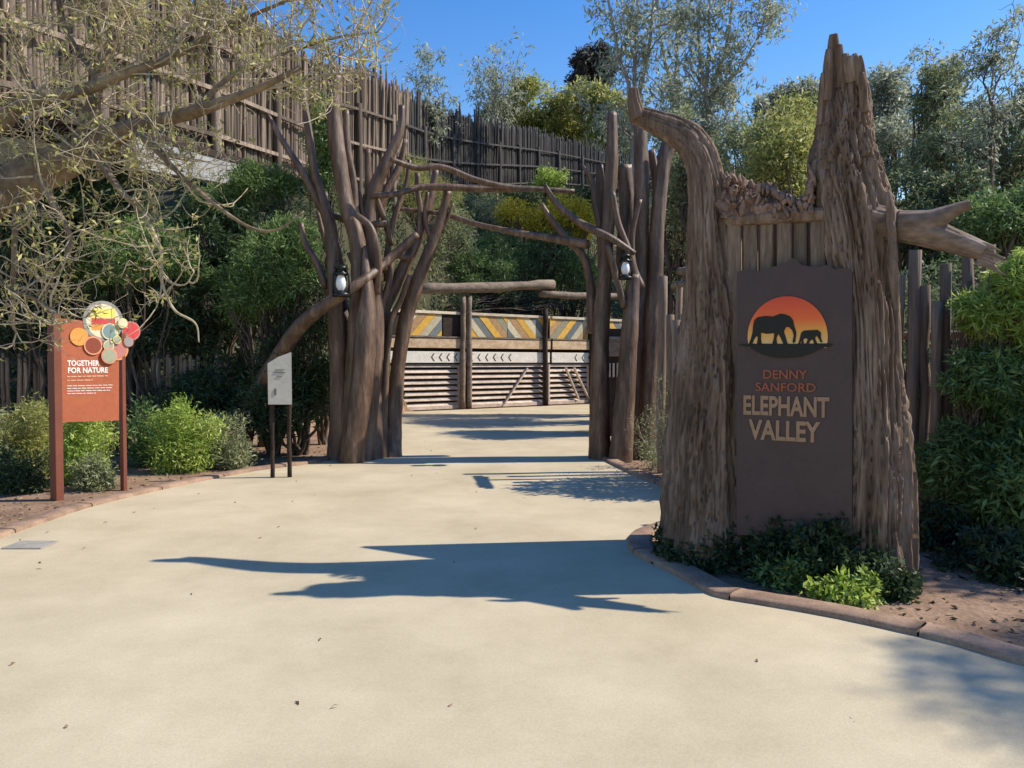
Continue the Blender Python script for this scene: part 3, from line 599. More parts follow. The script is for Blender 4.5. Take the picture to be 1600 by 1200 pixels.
# root flares
for (x, w, off) in ((1062, 34, .1), (1148, 30, .1), (1345, 36, .06), (1392, 30, .02)):
    bark_obj('root', [(x, 760, w*.6, off-.05), (x, 850, w, off), (x+(x-1230)*.06, 935, w*1.5, off+.12)], sides=50, amp=.018)

# ---- the sign
SO = .20
sb = [(1151, 836), (1151, 424), (1170, 421), (1190, 424), (1206, 417), (1222, 415), (1230, 408), (1238, 403), (1247, 408), (1252, 414), (1274, 418), (1290, 414), (1306, 421), (1322, 418), (1331, 424), (1331, 836)]
face = outline('sign_board', [MP(x, y, SO) for x, y in sb], Nf, -.045, M['sign_brown'], mon)
def semi():
    pts = []
    for q in range(49):
        a = R(-16 + q*(212/48)); pts.append((1231+62.5*math.cos(a), 526-63*math.sin(a)))
    return pts
m_sun, nt, b = node_mat('sunset_print'); tc = nt.nodes.new('ShaderNodeTexCoord'); sx = nt.nodes.new('ShaderNodeSeparateXYZ')
nt.links.new(tc.outputs['Generated'], sx.inputs[0]); rr = ramp(nt, [(0, (.72, .52, .22)), (.3, (.80, .36, .06)), (.55, (.80, .13, .02)), (1, (.62, .05, .02))]); nt.links.new(sx.outputs['Z'], rr.inputs[0]); nt.links.new(rr.outputs[0], b.inputs['Base Color']); b.inputs['Roughness'].default_value = .5
sunp = outline('sun_emblem', [MP(x, y, SO+.004) for x, y in semi()], Nf, .006, m_sun, mon)
E1 = [(385, 540), (395, 500), (420, 478), (480, 468), (540, 473), (575, 458), (600, 450), (632, 455), (670, 470), (695, 500), (705, 545), (722, 600), (714, 670), (700, 682), (692, 668), (702, 620), (690, 580), (665, 556), (640, 556), (625, 590), (640, 640), (656, 692), (622, 692), (600, 640), (582, 608), (567, 640), (572, 692), (532, 692), (547, 640), (550, 604), (490, 608), (446, 600), (446, 650), (452, 692), (414, 692), (422, 640), (412, 622), (392, 652), (376, 694), (346, 694), (366, 650), (380, 600)]
E2 = [(758, 604), (775, 586), (800, 581), (850, 579), (888, 577), (914, 598), (914, 640), (926, 672), (912, 676), (900, 652), (880, 622), (868, 640), (886, 690), (864, 692), (850, 652), (832, 660), (816, 690), (796, 692), (812, 650), (792, 642), (776, 652), (781, 692), (760, 692), (762, 652), (750, 692), (736, 692), (750, 640)]
for E in (E1, E2): outline('elephant_emblem', [MP(1100+x/5, 400+y/5, SO+.011) for x, y in E], Nf, .005, M['black_print'], mon)
gl = [(1152, 538.5), (1180, 537), (1240, 537.2), (1290, 536.5), (1303, 538), (1296, 541), (1280, 545), (1268, 552), (1252, 557), (1232, 559.5), (1212, 559), (1194, 555), (1182, 549), (1172, 543)]
outline('ground_emblem', [MP(x, y, SO+.011) for x, y in gl], Nf, .005, M['black_print'], mon)
def sign_text(s, x0, x1, y0, y1, mat, bold=.02):
    a, b_ = MP(x0, (y0+y1)/2, SO+.002), MP(x1, (y0+y1)/2, SO+.002); w = np.dot(b_-a, U); c = (a+b_)/2
    hh = (MP((x0+x1)/2, y0, SO)[2]-MP((x0+x1)/2, y1, SO)[2]); text_obj('lettering', s, c, U, (0, 0, 1), hh, w, M[mat], mon, .008, bold)
sign_text('DENNY', 1193, 1262, 578, 592, 'brick_letters'); sign_text('SANFORD', 1181, 1275, 598, 612, 'brick_letters')
sign_text('ELEPHANT', 1162, 1296, 619, 650, 'tan_letters', .03); sign_text('VALLEY', 1170, 1282, 657, 689, 'tan_letters', .03)

# ================================================================ SLATTED LODGE FENCE BEHIND THE GATE
KZ = 1.27
def ZS(z): return max(.03, EYE+(z-EYE)*KZ)
A = P(640, 565, 24.2)*np.array([1, 1, 0]); B = P(915, 565, 28.6)*np.array([1, 1, 0]); UF = unit(B-A); NFc = np.array([UF[1], -UF[0], 0]); assert NFc[1] < 0
def FP(px, py, off=0): return onplane(px, py, A+NFc*off, NFc)
def fx(px): return float(np.dot(FP(px, 565)-A, UF))
lf = thing('slatted_fence', tuple(A), 'weathered timber screen with louvre slats and coloured chevron boards behind the gateway', 'fence')
def zz(py): return EYE+(565-py)*19.0/F
def fbox(name, x0, x1, z0, z1, off, t, mat, bevel=.006, parent=lf, dz=0):
    z0, z1 = ZS(z0), ZS(z1); m = MB(); c = A+UF*(x0+x1)/2+NFc*off+np.array([0, 0, (z0+z1)/2]); m.box(c, (abs(x1-x0), t, z1-z0), UF, NFc); return m.obj(name, M[mat], parent, bevel=bevel)
XL, XR = fx(585), fx(1085)
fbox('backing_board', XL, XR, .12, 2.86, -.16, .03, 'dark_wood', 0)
# louvres in bays
bays = [(fx(628), fx(716)), (fx(736), fx(850)), (fx(858), fx(918)), (fx(926), fx(985)), (fx(990), fx(1075))]
for x0, x1 in bays:
    z = .48
    while z < 1.50:
        m = MB(); c = A+UF*(x0+x1)/2+np.array([0, 0, ZS(z)]); tilt = R(38+random.uniform(-3, 3)); az = np.array([0, 0, 1])*math.cos(tilt)-NFc*math.sin(tilt); ay = np.cross(az, UF)
        m.box(c+NFc*-.04, (x1-x0, .026, .13), UF, ay, az); m.obj('slat', M['slat'], lf); z += .145
    for xx in (x0-.03, x1+.03): fbox('jamb', xx-.035, xx+.035, .15, 1.52, .0, .1, 'slat')
fbox('kick_board', XL, XR, .33, .46, .03, .05, 'slat')
xs = [fx(600)]+[b[1]+.07 for b in bays]
for q, (x0, x1) in enumerate([(XL, fx(626)), (fx(627), fx(728)), (fx(732), fx(858)), (fx(861), fx(925)), (fx(926), XR)]):
    fbox('pale_board', x0, x1-.01, 1.57, 1.86, .04, .035, 'board_white'); fbox('pale_rail', x0, x1-.01, 1.95, 2.20, .06+.004*q, .06, 'board_gold'); fbox('top_rail', x0, x1-.01, 2.83, 2.90, .02, .12, 'board_pale')
    fbox('ledge', x0, x1-.01, 2.215, 2.25, .06, .12, 'log_pale')
# diamond cut-outs: dark inlays with pale centres along the white board
def diamond(cx, cz, w, h, off, mat, name):
    pts = [A+UF*(cx+a)+NFc*off+np.array([0, 0, cz+b]) for a, b in ((-w, 0), (0, -h), (w, 0), (0, h))]; m = MB(); m.prism(pts, NFc, -.012); m.obj(name, M[mat], lf)
for px in list(range(676, 806, 12)) + [899, 910, 920]:
    x = fx(px); m = MB(); w, h = .095, .10
    for dx in (0, ):
        pts = [(x-w, 1.715), (x, 1.715-h), (x+.045, 1.715-h), (x-w+.045, 1.715), (x+.045, 1.715+h), (x, 1.715+h)]
        m.prism([A+UF*a+NFc*.064+np.array([0, 0, ZS(b)]) for a, b in pts], NFc, -.004)
    m.obj('chevron_inlay', M['dark_wood'], lf, tri=True)
# herringbone boards
cols = ['plank_gold', 'plank_cream', 'plank_slate', 'plank_gold', 'plank_tan', 'plank_olive', 'plank_gold', 'plank_slate', 'plank_cream', 'plank_tan']
def herring(x0, x1, z0, z1, lean, w=.33):
    h = z1-z0; sh = h*1.2*lean; x = x0-abs(sh); k = random.randrange(10)
    while x < x1+abs(sh):
        a0, a1 = x, x+w-.012; bot = [(a0-sh/2, z0), (a1-sh/2, z0)]; top = [(a1+sh/2, z1), (a0+sh/2, z1)]
        poly_ = bot+top
        def clip(pl, X, keep):
            r_ = []
            for i_ in range(len(pl)):
                p, q_ = pl[i_], pl[(i_+1) % len(pl)]; ip, iq = keep(p[0]), keep(q_[0])
                if ip: r_.append(p)
                if ip != iq: t_ = (X-p[0])/(q_[0]-p[0]); r_.append((X, p[1]+t_*(q_[1]-p[1])))
            return r_
        poly_ = clip(poly_, x0, lambda v: v >= x0); 
        if len(poly_) > 2: poly_ = clip(poly_, x1, lambda v: v <= x1)
        if len(poly_) > 2 and (max(p[0] for p in poly_)-min(p[0] for p in poly_)) > .03:
            off = .03+random.uniform(0, .012); m = MB(); m.prism([A+UF*a+NFc*off+np.array([0, 0, ZS(b)]) for a, b in poly_], NFc, -.03); m.obj('chevron_board', M[cols[k % 10]], lf)
        k += 1; x += w
mids = [(fx(626), fx(690), 1), (fx(734), fx(792), -1), (fx(792), fx(850), -1), (fx(858), fx(918), 1), (fx(926), fx(1000), -1), (fx(1000), XR, 1)]
for x0, x1, ln in mids: herring(x0+.01, x1-.01, 2.26, 2.82, ln)
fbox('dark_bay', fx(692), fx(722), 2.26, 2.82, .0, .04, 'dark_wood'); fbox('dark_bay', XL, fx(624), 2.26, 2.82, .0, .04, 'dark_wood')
def log(name, a, b, r, mat, parent, sides=12):
    n = 10; w = wander(a, b, n, .012); V, Q = tube(w, r*(1+.06*rng.normal(size=n)), sides); return npobj(name, V, Q, M[mat], parent, True)
for px in (723, 733, 853, 925, 990): log('post', FP(px, 625, .14)*np.array([1, 1, 0]), FP(px, 0, .14)*np.array([1, 1, 0])+np.array([0, 0, ZS(3.35 if px < 840 else 3.05)]), .09, 'log_pale' if px < 740 else 'dark_wood', lf)
log('beam', A+UF*fx(648)+NFc*.14+np.array([0, 0, ZS(3.43)]), A+UF*fx(860)+NFc*.14+np.array([0, 0, ZS(3.80)]), .17, 'log_pale', lf); log('beam', A+UF*fx(840)+NFc*.14+np.array([0, 0, ZS(3.52)]), A+UF*fx(1000)+NFc*.14+np.array([0, 0, ZS(3.66)]), .125, 'log_pale', lf)
for (xa, za, xb, zb) in ((822, 1.42, 786, .45), (882, 1.42, 902, .5), (895, 1.42, 918, .5)):
    m = MB(); m.bar(A+UF*fx(xa)+NFc*.07+np.array([0, 0, ZS(za)]), A+UF*fx(xb)+NFc*.07+np.array([0, 0, ZS(zb)]), .05, .10, up=tuple(NFc)); m.obj('brace', M['slat'], lf)
# short return fence at the left, between the gateway trunks
rf0 = A+UF*(XL-.02)+np.array([0, -.1, 0]); dirr = unit(np.array([.10, -1, 0.])); rf = thing('slatted_fence', tuple(rf0), 'short timber screen return with white picket band, left of the louvred screen', 'fence')
nr2 = np.array([-dirr[1], dirr[0], 0]); 
for z0, z1, mt, nm in ((2.5, 3.0, 'board_pale', 'board'), (2.1, 2.3, 'slat', 'rail'), (1.25, 1.33, 'slat', 'rail'), (1.0, 1.08, 'slat', 'rail'), (.75, .83, 'slat', 'rail'), (.5, .58, 'slat', 'rail'), (.25, .33, 'slat', 'rail')):
    m = MB(); m.box(rf0+dirr*2.0+np.array([0, 0, (z0+z1)/2]), (4.0, .05, z1-z0), dirr, nr2); m.obj(nm, M[mt], rf, bevel=.005)
for q in range(24):
    m = MB(); m.box(rf0+dirr*(.1+q*.165)+nr2*.04+np.array([0, 0, 1.7]), (.09, .03, .34), dirr, nr2); m.obj('slat', M['board_white'], rf)
for q in range(4): log('post', rf0+dirr*(.05+q*1.3)-nr2*.06, rf0+dirr*(.05+q*1.3)-nr2*.06+np.array([0, 0, 3.1]), .05, 'dark_wood', rf)
# booth seen between the right gateway trunks
bo = thing('ticket_booth', tuple(P(962, 680, 16)*np.array([1, 1, 0])), 'dark timber booth glimpsed between the right gateway trunks, slatted vent band', 'booth')
bc = ORG[bo]
m = MB(); m.box(bc+np.array([.35, .5, 1.15]), (1.5, .9, 2.3)); m.obj('wall', M['dark_wood'], bo, bevel=.01)
m = MB(); m.box(bc+np.array([.35, .0, 1.92]), (1.3, .06, .42)); m.obj('fascia', M['log_pale'], bo, bevel=.01)
for q in range(14): m = MB(); m.box(bc+np.array([-.22+q*.085, -.0, 1.42]), (.04, .04, .30)); m.obj('slat', M['slat'], bo)

# ================================================================ POLE FENCES
pm = [cyl_mesh('pole', .052, 10, .1, 8, .9, M['pole_brown']) for _ in range(6)]
def pole(parent, px, ytop, d, wpx):
    b = P(px, 565, d); b[2] = 0; h = P(px, ytop, d)[2]; o = link('pole', random.choice(pm), None, parent); o.location = tuple(b-ORG[parent]+np.array([0, 0, -.05])); r = wpx/2/F*d/.052
    r *= 1.12; o.scale = (r, r, h+.05); o.rotation_euler = (R(random.uniform(-.8, .8)), R(random.uniform(-.8, .8)), random.uniform(0, 6))
pf = thing('pole_fence', tuple(P(1480, 800, 7.4)*np.array([1, 1, 0])), 'uneven brown pole fence right of the monument, under its broken branch', 'fence')
for px, yt, w in ((1398, 430, 15), (1411, 436, 15), (1428, 391, 18), (1446, 446, 17), (1464, 471, 16), (1481, 412, 16), (1497, 402, 17), (1514, 440, 16), (1532, 382, 17), (1549, 420, 17), (1567, 440, 16), (1585, 400, 17), (1603, 430, 17), (1622, 410, 18), (1642, 450, 18), (1664, 420, 18)):
    pole(pf, px, yt, 7.6-(px-1400)*.003, w)
log('rail', P(1390, 690, 7.75), P(1680, 705, 6.9), .045, 'pole_brown', pf); log('rail', P(1390, 525, 7.75), P(1680, 522, 6.9), .04, 'pole_brown', pf)
pf2 = thing('pole_fence', tuple(P(1060, 760, 9.6)*np.array([1, 1, 0])), 'short run of brown poles between the monument and the right gateway tree', 'fence')
for q, (px, yt, w) in enumerate(((1036, 432, 14), (1047, 492, 12), (1057, 440, 10), (1066, 500, 13), (1078, 490, 13), (1090, 470, 13))): pole(pf2, px, yt, 10.8-q*.25, w)
log('cross_log', P(1052, 447, 10.6), P(1084, 441, 9.6), .045, 'log_pale', pf2); log('cross_log', P(1062, 424, 10.7), P(1096, 420, 9.7), .055, 'log_pale', pf2)
# reed fence at far left
rfn = thing('reed_fence', tuple(P(150, 700, 12.6)*np.array([1, 1, 0])), 'low tan reed fence along the left bed behind the orange sign', 'fence')
rm = [cyl_mesh('reed_pole', .036, 6, .15, 5, .9, M['reed']) for _ in range(5)]
for q in range(64):
    px = -110+q*7.4+random.uniform(-1, 1); d = 12.4+q*.012; b = P(px, 565, d); b[2] = 0; o = link('reed_pole', random.choice(rm), None, rfn); o.location = tuple(b-ORG[rfn])
    sc = random.uniform(.85, 1.1); o.scale = (sc, sc, P(px, 556+random.uniform(-5, 6)+q*.05, d)[2]); o.rotation_euler = (R(random.uniform(-1.5, 1.5)), R(random.uniform(-1.5, 1.5)), random.uniform(0, 6))
for zz_ in (.4, 1.3):
    m = MB(); m.bar(P(-120, 565, 12.48)*np.array([1, 1, 0])+np.array([0, 0, zz_]), P(364, 565, 13.3)*np.array([1, 1, 0])+np.array([0, 0, zz_]), .03, .05); m.obj('rail', M['reed'], rfn)

# ================================================================ ORANGE INFORMATION SIGN
a0 = P(88, 565, 8.7)*np.array([1, 1, 0]); a1 = P(192, 565, 9.35)*np.array([1, 1, 0]); US = unit(a1-a0); NS = np.array([US[1], -US[0], 0]); 
def SP(px, py, off=0.): return onplane(px, py, a0+NS*off, NS)
isg = thing('information_sign', tuple((a0+a1)/2), 'rust orange information sign with colourful overlapping discs at its top', 'sign')
def spost(px, py, w, dp, off=0):
    m = MB(); b = SP(px, 565, off); b[2] = 0; h = SP(px, py, off)[2]; m.box(b+np.array([0, 0, h/2-.03]), (w, dp, h+.06), US, NS); m.obj('post', M['rust_post'], isg, bevel=.006)
spost(85.5, 489, .09, .14); spost(190.5, 520, .05, .08)
outline('panel', [SP(92, 660, .03), SP(92, 497, .03), SP(122, 500, .03), SP(186, 512, .03), SP(186, 657, .03)], NS, -.03, M['rust_panel'], isg)
discs = [(161.7, 501.7, 31.5, 'disc_grey', 'disc_cream'), (205, 517, 15, 'disc_rose', 'disc_red'), (184, 546, 17, 'disc_orange', 'disc_rose'), (124, 526, 14, 'disc_orange', None), (146, 540, 14.5, 'disc_salmon', 'disc_rust'), (172, 518, 13, 'disc_cream', 'disc_teal'), (192, 505, 8, 'disc_lime', 'disc_cream'), (201, 534, 8, 'disc_rose', 'disc_grey'), (170, 540, 8.5, 'disc_cream', 'disc_sage'), (171, 556, 12.5, 'disc_salmon', 'disc_sage'), (183, 531, 6.5, 'disc_lime', 'disc_sage')]
def disc(cx, cy, r, off, t, mat, parent, name='disc'):
    c = SP(cx, cy, off); rw = r/F*c[1]; pts = [c+US*math.cos(a)*rw+np.array([0, 0, 1])*math.sin(a)*rw for a in np.linspace(0, 2*math.pi, 33)[:-1]]
    return outline(name, pts, NS, -t, M[mat], parent)
for q, (cx, cy, r, m1, m2) in enumerate(discs):
    off = .034+q*.003; o = disc(cx, cy, r, off, .003, m1, isg)
    if m2: disc(cx, cy, r*.84, off+.0015, .003, m2, o, 'disc_face')
big = .05
for (y0, y1, mt) in ((482, 497, 'disc_yellow'), (497, 507, 'disc_red'), (507, 516, 'disc_orange')):
    pts = [SP(x, y, .0364) for x, y in ((143, y1), (180, y1), (180, y0+(1 if y0 > 482 else 0)), (143, y0))]; outline('disc_stripe', pts, NS, -.0008, M[mt], isg)
def stext(s, x0, x1, y0, y1, mat, bold=.02):
    a, b_ = SP(x0, (y0+y1)/2, .031), SP(x1, (y0+y1)/2-1.2, .031); hh = SP(x0, y0, .03)[2]-SP(x0, y1, .03)[2]; text_obj('lettering', s, (a+b_)/2, US, (0, 0, 1), hh, float(np.dot(b_-a, US)), M[mat], isg, .003, bold)
stext('TOGETHER', 105, 155, 563.5, 572.5, 'white_print', .03); stext('FOR NATURE', 106, 168.5, 574.5, 583.5, 'white_print', .03)
for (y, x1, w, mt) in ((588.5, 170, 1.7, 'pale_print'), (594.5, 145, 1.6, 'pale_print'), (603, 176, 1.0, 'white_print'), (607, 176, 1.0, 'white_print'), (611, 172, 1.0, 'white_print'), (615, 150, 1.0, 'white_print')):
    x = 105; m = MB()
    while x < x1:
        l = min(random.uniform(4, 11), x1-x)
        if l < 1.5: break
        k_ = (x-105)*.022; m.prism([SP(x, y+w/2-k_, .0335), SP(x+l, y+w/2-k_, .0335), SP(x+l, y-w/2-k_, .0335), SP(x, y-w/2-k_, .0335)], NS, -.002); x += l+1.3
    m.obj('text_line', M[mt], isg)
# pale notice board
nb0 = P(437, 565, 10.2)*np.array([1, 1, 0]); nbt = thing('notice_board', tuple(nb0), 'pale grey notice board with slanted top beside the leaning log', 'sign')
NN = np.array([.25, -.97, 0]); NN /= np.linalg.norm(NN)
def NP(px, py, off=0): return onplane(px, py, nb0+NN*off, NN)
outline('board', [NP(419, 632), NP(418, 568), NP(434, 558), NP(455, 550), NP(456, 632)], NN, -.04, M['board_grey'], nbt)
for y0, x0, x1 in ((578, 430, 444), (582, 428, 446), (588.5, 432, 441)):
    m = MB(); m.prism([NP(x0, y0+.6, .006), NP(x1, y0+.6, .006), NP(x1, y0-.6, .006), NP(x0, y0-.6, .006)], NN, -.005); m.obj('text_line', M['grey_print'], nbt)
m = MB(); m.prism([NP(428, 612+5, .006), NP(432, 612+5, .006), NP(432, 609, .006), NP(430, 606, .006), NP(428, 609, .006)], NN, -.005); m.obj('pictogram', M['grey_print'], nbt, tri=True)
for px in (424, 451): log('post', NP(px, 565, -.07)*np.array([1, 1, 0]), NP(px, 600, -.07), .03, 'dark_wood', nbt)

# ================================================================ VEGETATION
def gb(px, d, z=None):
    b = P(px, 565, d); b[2] = float(terrain(np.array([b[0]]), np.array([b[1]]))[0]) - .05; return b
# ---- shrubs on the left bank
def shrub(lobes_px, leaf, label, n, Lf, Wf, per=16, clump=.16, cat='shrub', name='shrub', bark='trunk_dark', group='shrubs on the left bank', shell=.5, droop=0, out=.6, stems=5, r=.035, sub=0):
    lb = [blob(*q) for q in lobes_px]
    if sub:
        ex = []
        for c, rr in lb:
            for _ in range(sub):
                dd = unit(rng.normal(size=3)); ex.append((c+dd*rr*.85, rr*rng.uniform(.28, .5)))
        lb = lb+ex
    c0 = lb[0][0]; base = np.array([c0[0], c0[1], float(terrain(np.array([c0[0]]), np.array([c0[1]]))[0])-.05])
    if base[2] > c0[2]-.2: base[2] = c0[2]-.6
    return plant(name, base, lb, n, Lf, Wf, M[leaf], M[bark], label, cat, group, stems=stems, r=r, clump=clump, per=per, droop=droop, out=out, shell=shell)
shrub([(225, 392, 12.7, 80, 55), (160, 420, 12.8, 50, 40)], 'lf_mid', 'fresh green feathery shrub above the reed fence, behind the orange sign', 15000, .10, .018, clump=.14, sub=5)
shrub([(425, 420, 12.9, 62, 62), (455, 380, 13.1, 45, 40), (390, 460, 12.8, 50, 45)], 'lf_mid', 'largest bright green feathery shrub left of the gateway tree', 22000, .10, .018, clump=.13, sub=6)
shrub([(405, 285, 14.2, 46, 34), (350, 325, 14.1, 50, 30)], 'lf_mid', 'green shrub just below the right end of the pale bridge beam', 10000, .10, .02, clump=.15, sub=4)
shrub([(507, 215, 14.6, 26, 62), (508, 290, 14.6, 24, 45)], 'lf_mid', 'narrow bright green shrub seen between the left gateway limbs', 9000, .10, .02, clump=.14, sub=3)
shrub([(60, 330, 12.6, 120, 80), (150, 300, 13.0, 90, 50)], 'lf_dark', 'dark shrub at the left edge behind the bare twigs', 14000, .13, .03, sub=4)
shrub([(300, 470, 13.5, 90, 80), (330, 380, 13.8, 80, 70)], 'lf_dark', 'dark shaded shrub between the two bright feathery ones', 14000, .13, .03, sub=3)
shrub([(470, 560, 12.9, 55, 90), (440, 620, 12.5, 60, 60), (500, 480, 13.2, 50, 60)], 'lf_dark', 'dark blue green shrub behind the pale notice board', 16000, .11, .022, sub=4)
shrub([(110, 490, 13.1, 140, 55), (0, 480, 13.0, 100, 70), (240, 520, 13.3, 80, 50)], 'lf_dark', 'very dark low shrub directly above the reed fence', 14000, .13, .03, sub=3)
shrub([(350, 600, 13.0, 60, 50), (300, 620, 12.6, 50, 40)], 'lf_dark', 'dark shrub hiding the right end of the reed fence', 9000, .10, .022, sub=3)
# ---- low plants in the left bed
def lowplant(px, py, d, rx, ry, leaf, label, n=1600, Lf=.10, Wf=.022, name='low_plant', group='low plants in the left bed', per=14, clump=.17):
    c, rr = blob(px, py, d, rx, ry); c[2] = max(c[2], rr[2]*.7); lowz = c[2]*.45; base = np.array([c[0], c[1], 0.0])
    lb_ = [(c, rr*.75)]+[(np.array([c[0], c[1], c[2]])+rr*unit(rng.normal(size=3))*np.array([1.15, 1.0, .9]), rr*rng.uniform(.15, .45)) for _ in range(7)]+[(np.array([c[0]+q_*rr[0]*.5, c[1]-.03, lowz]), np.array([rr[0]*.6, rr[1]*.8, lowz])) for q_ in (-1, 0, 1)]
    return plant(name, base, lb_, int(n*1.7), Lf*.72, Wf*.72, M[leaf], M['twig'], label, 'plant', group, stems=7, r=.009, sides=5, trunkpart='stem', clump=clump, per=per, out=.8, shell=.35)
lowplant(42, 662, 10.6, 52, 34, 'lf_yellow', 'yellow green low plant at the left edge beside the orange sign', 4200)
lowplant(128, 690, 9.9, 34, 46, 'lf_lime', 'tall pale lime plant seen between the legs of the orange sign', 4200)
lowplant(150, 738, 9.4, 22, 24, 'lf_olive', 'small pale olive tuft at the foot of the orange sign', 1500)
lowplant(285, 662, 10.9, 42, 30, 'lf_lime', 'bright yellow green low bush right of the orange sign', 4600)
lowplant(238, 668, 11.5, 34, 34, 'lf_mid', 'darker green low bush touching the orange sign on its right', 3200)
lowplant(340, 672, 11.3, 34, 28, 'lf_olive', 'olive low bush near the notice board', 2400)
lowplant(25, 735, 9.2, 40, 34, 'lf_dark', 'dark twiggy low bush at the left edge near the kerb', 2200)
lowplant(-50, 690, 9.6, 60, 50, 'lf_olive', 'olive bush cut by the left edge of the photo', 3000)
lowplant(370, 700, 11.2, 20, 18, 'lf_olive', 'tiny tuft at the base of the leaning log', 800)
# ---- plants round the monument
for px, py, d, rx, ry, lf_, lb_, n in ((1238, 898, 5.32, 32, 26, 'lf_mid', 'bright green leafy plant in front of the monument sign', 1800), (1320, 925, 5.02, 40, 24, 'lf_lime', 'yellow green sprawling plant at the kerb before the right monument trunk', 1900),
        (1130, 872, 5.85, 66, 44, 'lf_dark', 'dark green low plant at the left foot of the monument', 3600), (1215, 850, 5.62, 60, 60, 'lf_dark', 'dark green plant climbing in front of the sign board', 3600), (1300, 858, 5.42, 52, 50, 'lf_dark', 'dark plant between the sign board and right trunk', 3200), (1378, 905, 5.12, 36, 34, 'lf_dark', 'dark plant at the foot of the right monument trunk', 1800), (1065, 868, 5.95, 34, 36, 'lf_dark', 'small dark plant beside the curved kerb corner', 1600)):
    lowplant(px, py, d, rx, ry, lf_, lb_, n, .075, .03, group='plants at the foot of the monument', per=9, clump=.07)
for px, py, d, lb_ in ((1048, 560, 10.4, 'thin pale sprig against the short pole fence'), (1020, 640, 11.2, 'low sprig at the foot of the right gateway tree')):
    lowplant(px, py+70, d, 18, 70, 'lf_olive', lb_, 900, .07, .016, group='sprigs by the short pole fence')
shrub([(1240, 375, 9.6, 60, 30)], 'lf_wood', 'x', 10, .1, .03) if 0 else plant('shrub', (3.6, 9.7, 0), [(np.array([3.5, 9.7, 1.9]), np.array([1.1, .8, 1.25])), (np.array([3.0, 9.2, 1.2]), np.array([.8, .6, .9])), (np.array([4.4, 9.2, 1.7]), np.array([.9, .7, 1.1]))], 15000, .11, .03, M['lf_wood'], M['trunk_dark'], 'leafy shrub hidden behind the monument panel that shades the path', 'shrub', None, stems=6, r=.03, clump=.15)
# ---- right side bushes
def nearbush(lobes, leaf, label, n, Lf=.13, Wf=.028, sub=5, clump=.10, droop=.5, per=18, out=.5):
    return shrub(lobes, leaf, label, n, Lf, Wf, per=per, clump=clump, group='bushes along the right pole fence', sub=sub, droop=droop, stems=6, r=.02, out=out)
nearbush([(1555, 485, 6.9, 48, 38), (1600, 440, 6.8, 40, 40), (1640, 500, 6.7, 60, 60)], 'lf_lime', 'sunlit lime green bush at the right edge, in front of the poles', 20000, .085, .014, 9, .06, .8, 14, .3)
nearbush([(1560, 600, 6.7, 62, 45), (1620, 640, 6.6, 60, 60)], 'lf_mid', 'mid green bush under the lime one at the right edge', 15000, .09, .018, 7, .08)
nearbush([(1500, 740, 6.7, 50, 80), (1590, 760, 6.4, 70, 110), (1660, 720, 6.3, 70, 120)], 'lf_mid', 'shaded green bush filling the lower right corner beside the monument', 20000, .085, .022)
nearbush([(1470, 860, 6.4, 40, 70), (1560, 900, 5.7, 80, 70), (1650, 940, 5.4, 80, 80)], 'lf_dark', 'lowest dark bush at the right edge above the kerb', 15000, .075, .024)
# ---- trees
def stems_tree(name, label, base, stems, d, leaf, bark, n_leaf, Lf, Wf, r0, side=9, slen=1.4, clump=.35, droop=.6, group=None, up=1.0, start=.25, cat='tree', sidedown=0):
    """stems: pixel polylines, first point lowest. Side branches sweep up and carry drooping leaf sprays."""
    t = thing(name, tuple(base), label, cat, group); nb = NB(); tips = []
    for st in stems:
        pts = [np.array(base, float)] + [P(x, y, d+(q*.15)) for q, (x, y) in enumerate(st)]; c = catmull(np.array(pts), 26); c[1:] += np.cumsum(rng.normal(size=(25, 3))*.02*d/30, 0)
        rr = np.linspace(r0, r0*.12, 26); nb.add(*tube(c, rr, 7, cap=False))
        for _ in range(side):
            k = int(26*(start+(1-start)*rng.random())); k = min(k, 25); dirn = unit(rng.normal(size=3)*np.array([1, 1, .25])+np.array([0, 0, up*(.6+rng.random())])); l = slen*(.5+rng.random())*(1.15-.5*k/26)
            e = c[k]+dirn*l; w = wander(c[k], e, 8, .10); w[:, 2] -= sidedown*np.linspace(0, 1, 8)**2*l; nb.add(*tube(w, np.linspace(rr[k]*.55, .008, 8), 5, cap=False))
            for _ in range(4):
                k2 = rng.integers(2, 8); e2 = w[k2]+unit(rng.normal(size=3)+np.array([0, 0, up*.7]))*l*.42; nb.add(*tube(wander(w[k2], e2, 5, .1), np.linspace(rr[k]*.25+.004, .005, 5), 3, cap=False)); tips += [e2, (e2+w[k2])/2]
            tips.append(w[-1])
        tips.append(c[-1])
    nb.obj('trunk', bark, t); tips = np.array(tips); tips = tips[rng.random(len(tips)) < .75]; idx = rng.integers(0, len(tips), int(n_leaf*.62)//12); C = np.repeat(tips[idx]+rng.normal(size=(len(idx), 3))*clump*.6, 12, 0)
    C = C+unit(rng.normal(size=C.shape))*clump*rng.random((len(C), 1)); D = unit(rng.normal(size=C.shape)*.7+np.array([0, 0, -droop])); ll = Lf*(.6+.8*rng.random(len(C)))
    V, Q = leaf_quads(C, D, ll, ll*Wf/Lf); npobj('crown', V, Q, leaf, t); return t
EU, TP = M['lf_euc'], M['trunk_pale']; g1 = 'tall slender trees behind the monument'
stems_tree('eucalyptus_tree', 'tall slender eucalyptus with pale forked stems, leftmost of the tall ones', gb(992, 34), [[(990, 300), (988, 150), (992, 40), (994, -120)], [(985, 180), (965, 90), (948, 0), (930, -90)], [(992, 200), (1008, 100), (1020, 0), (1030, -110)]], 34, EU, TP, 9500, .27, .075, .22, 13, 2.3, .5, group=g1, start=.35)
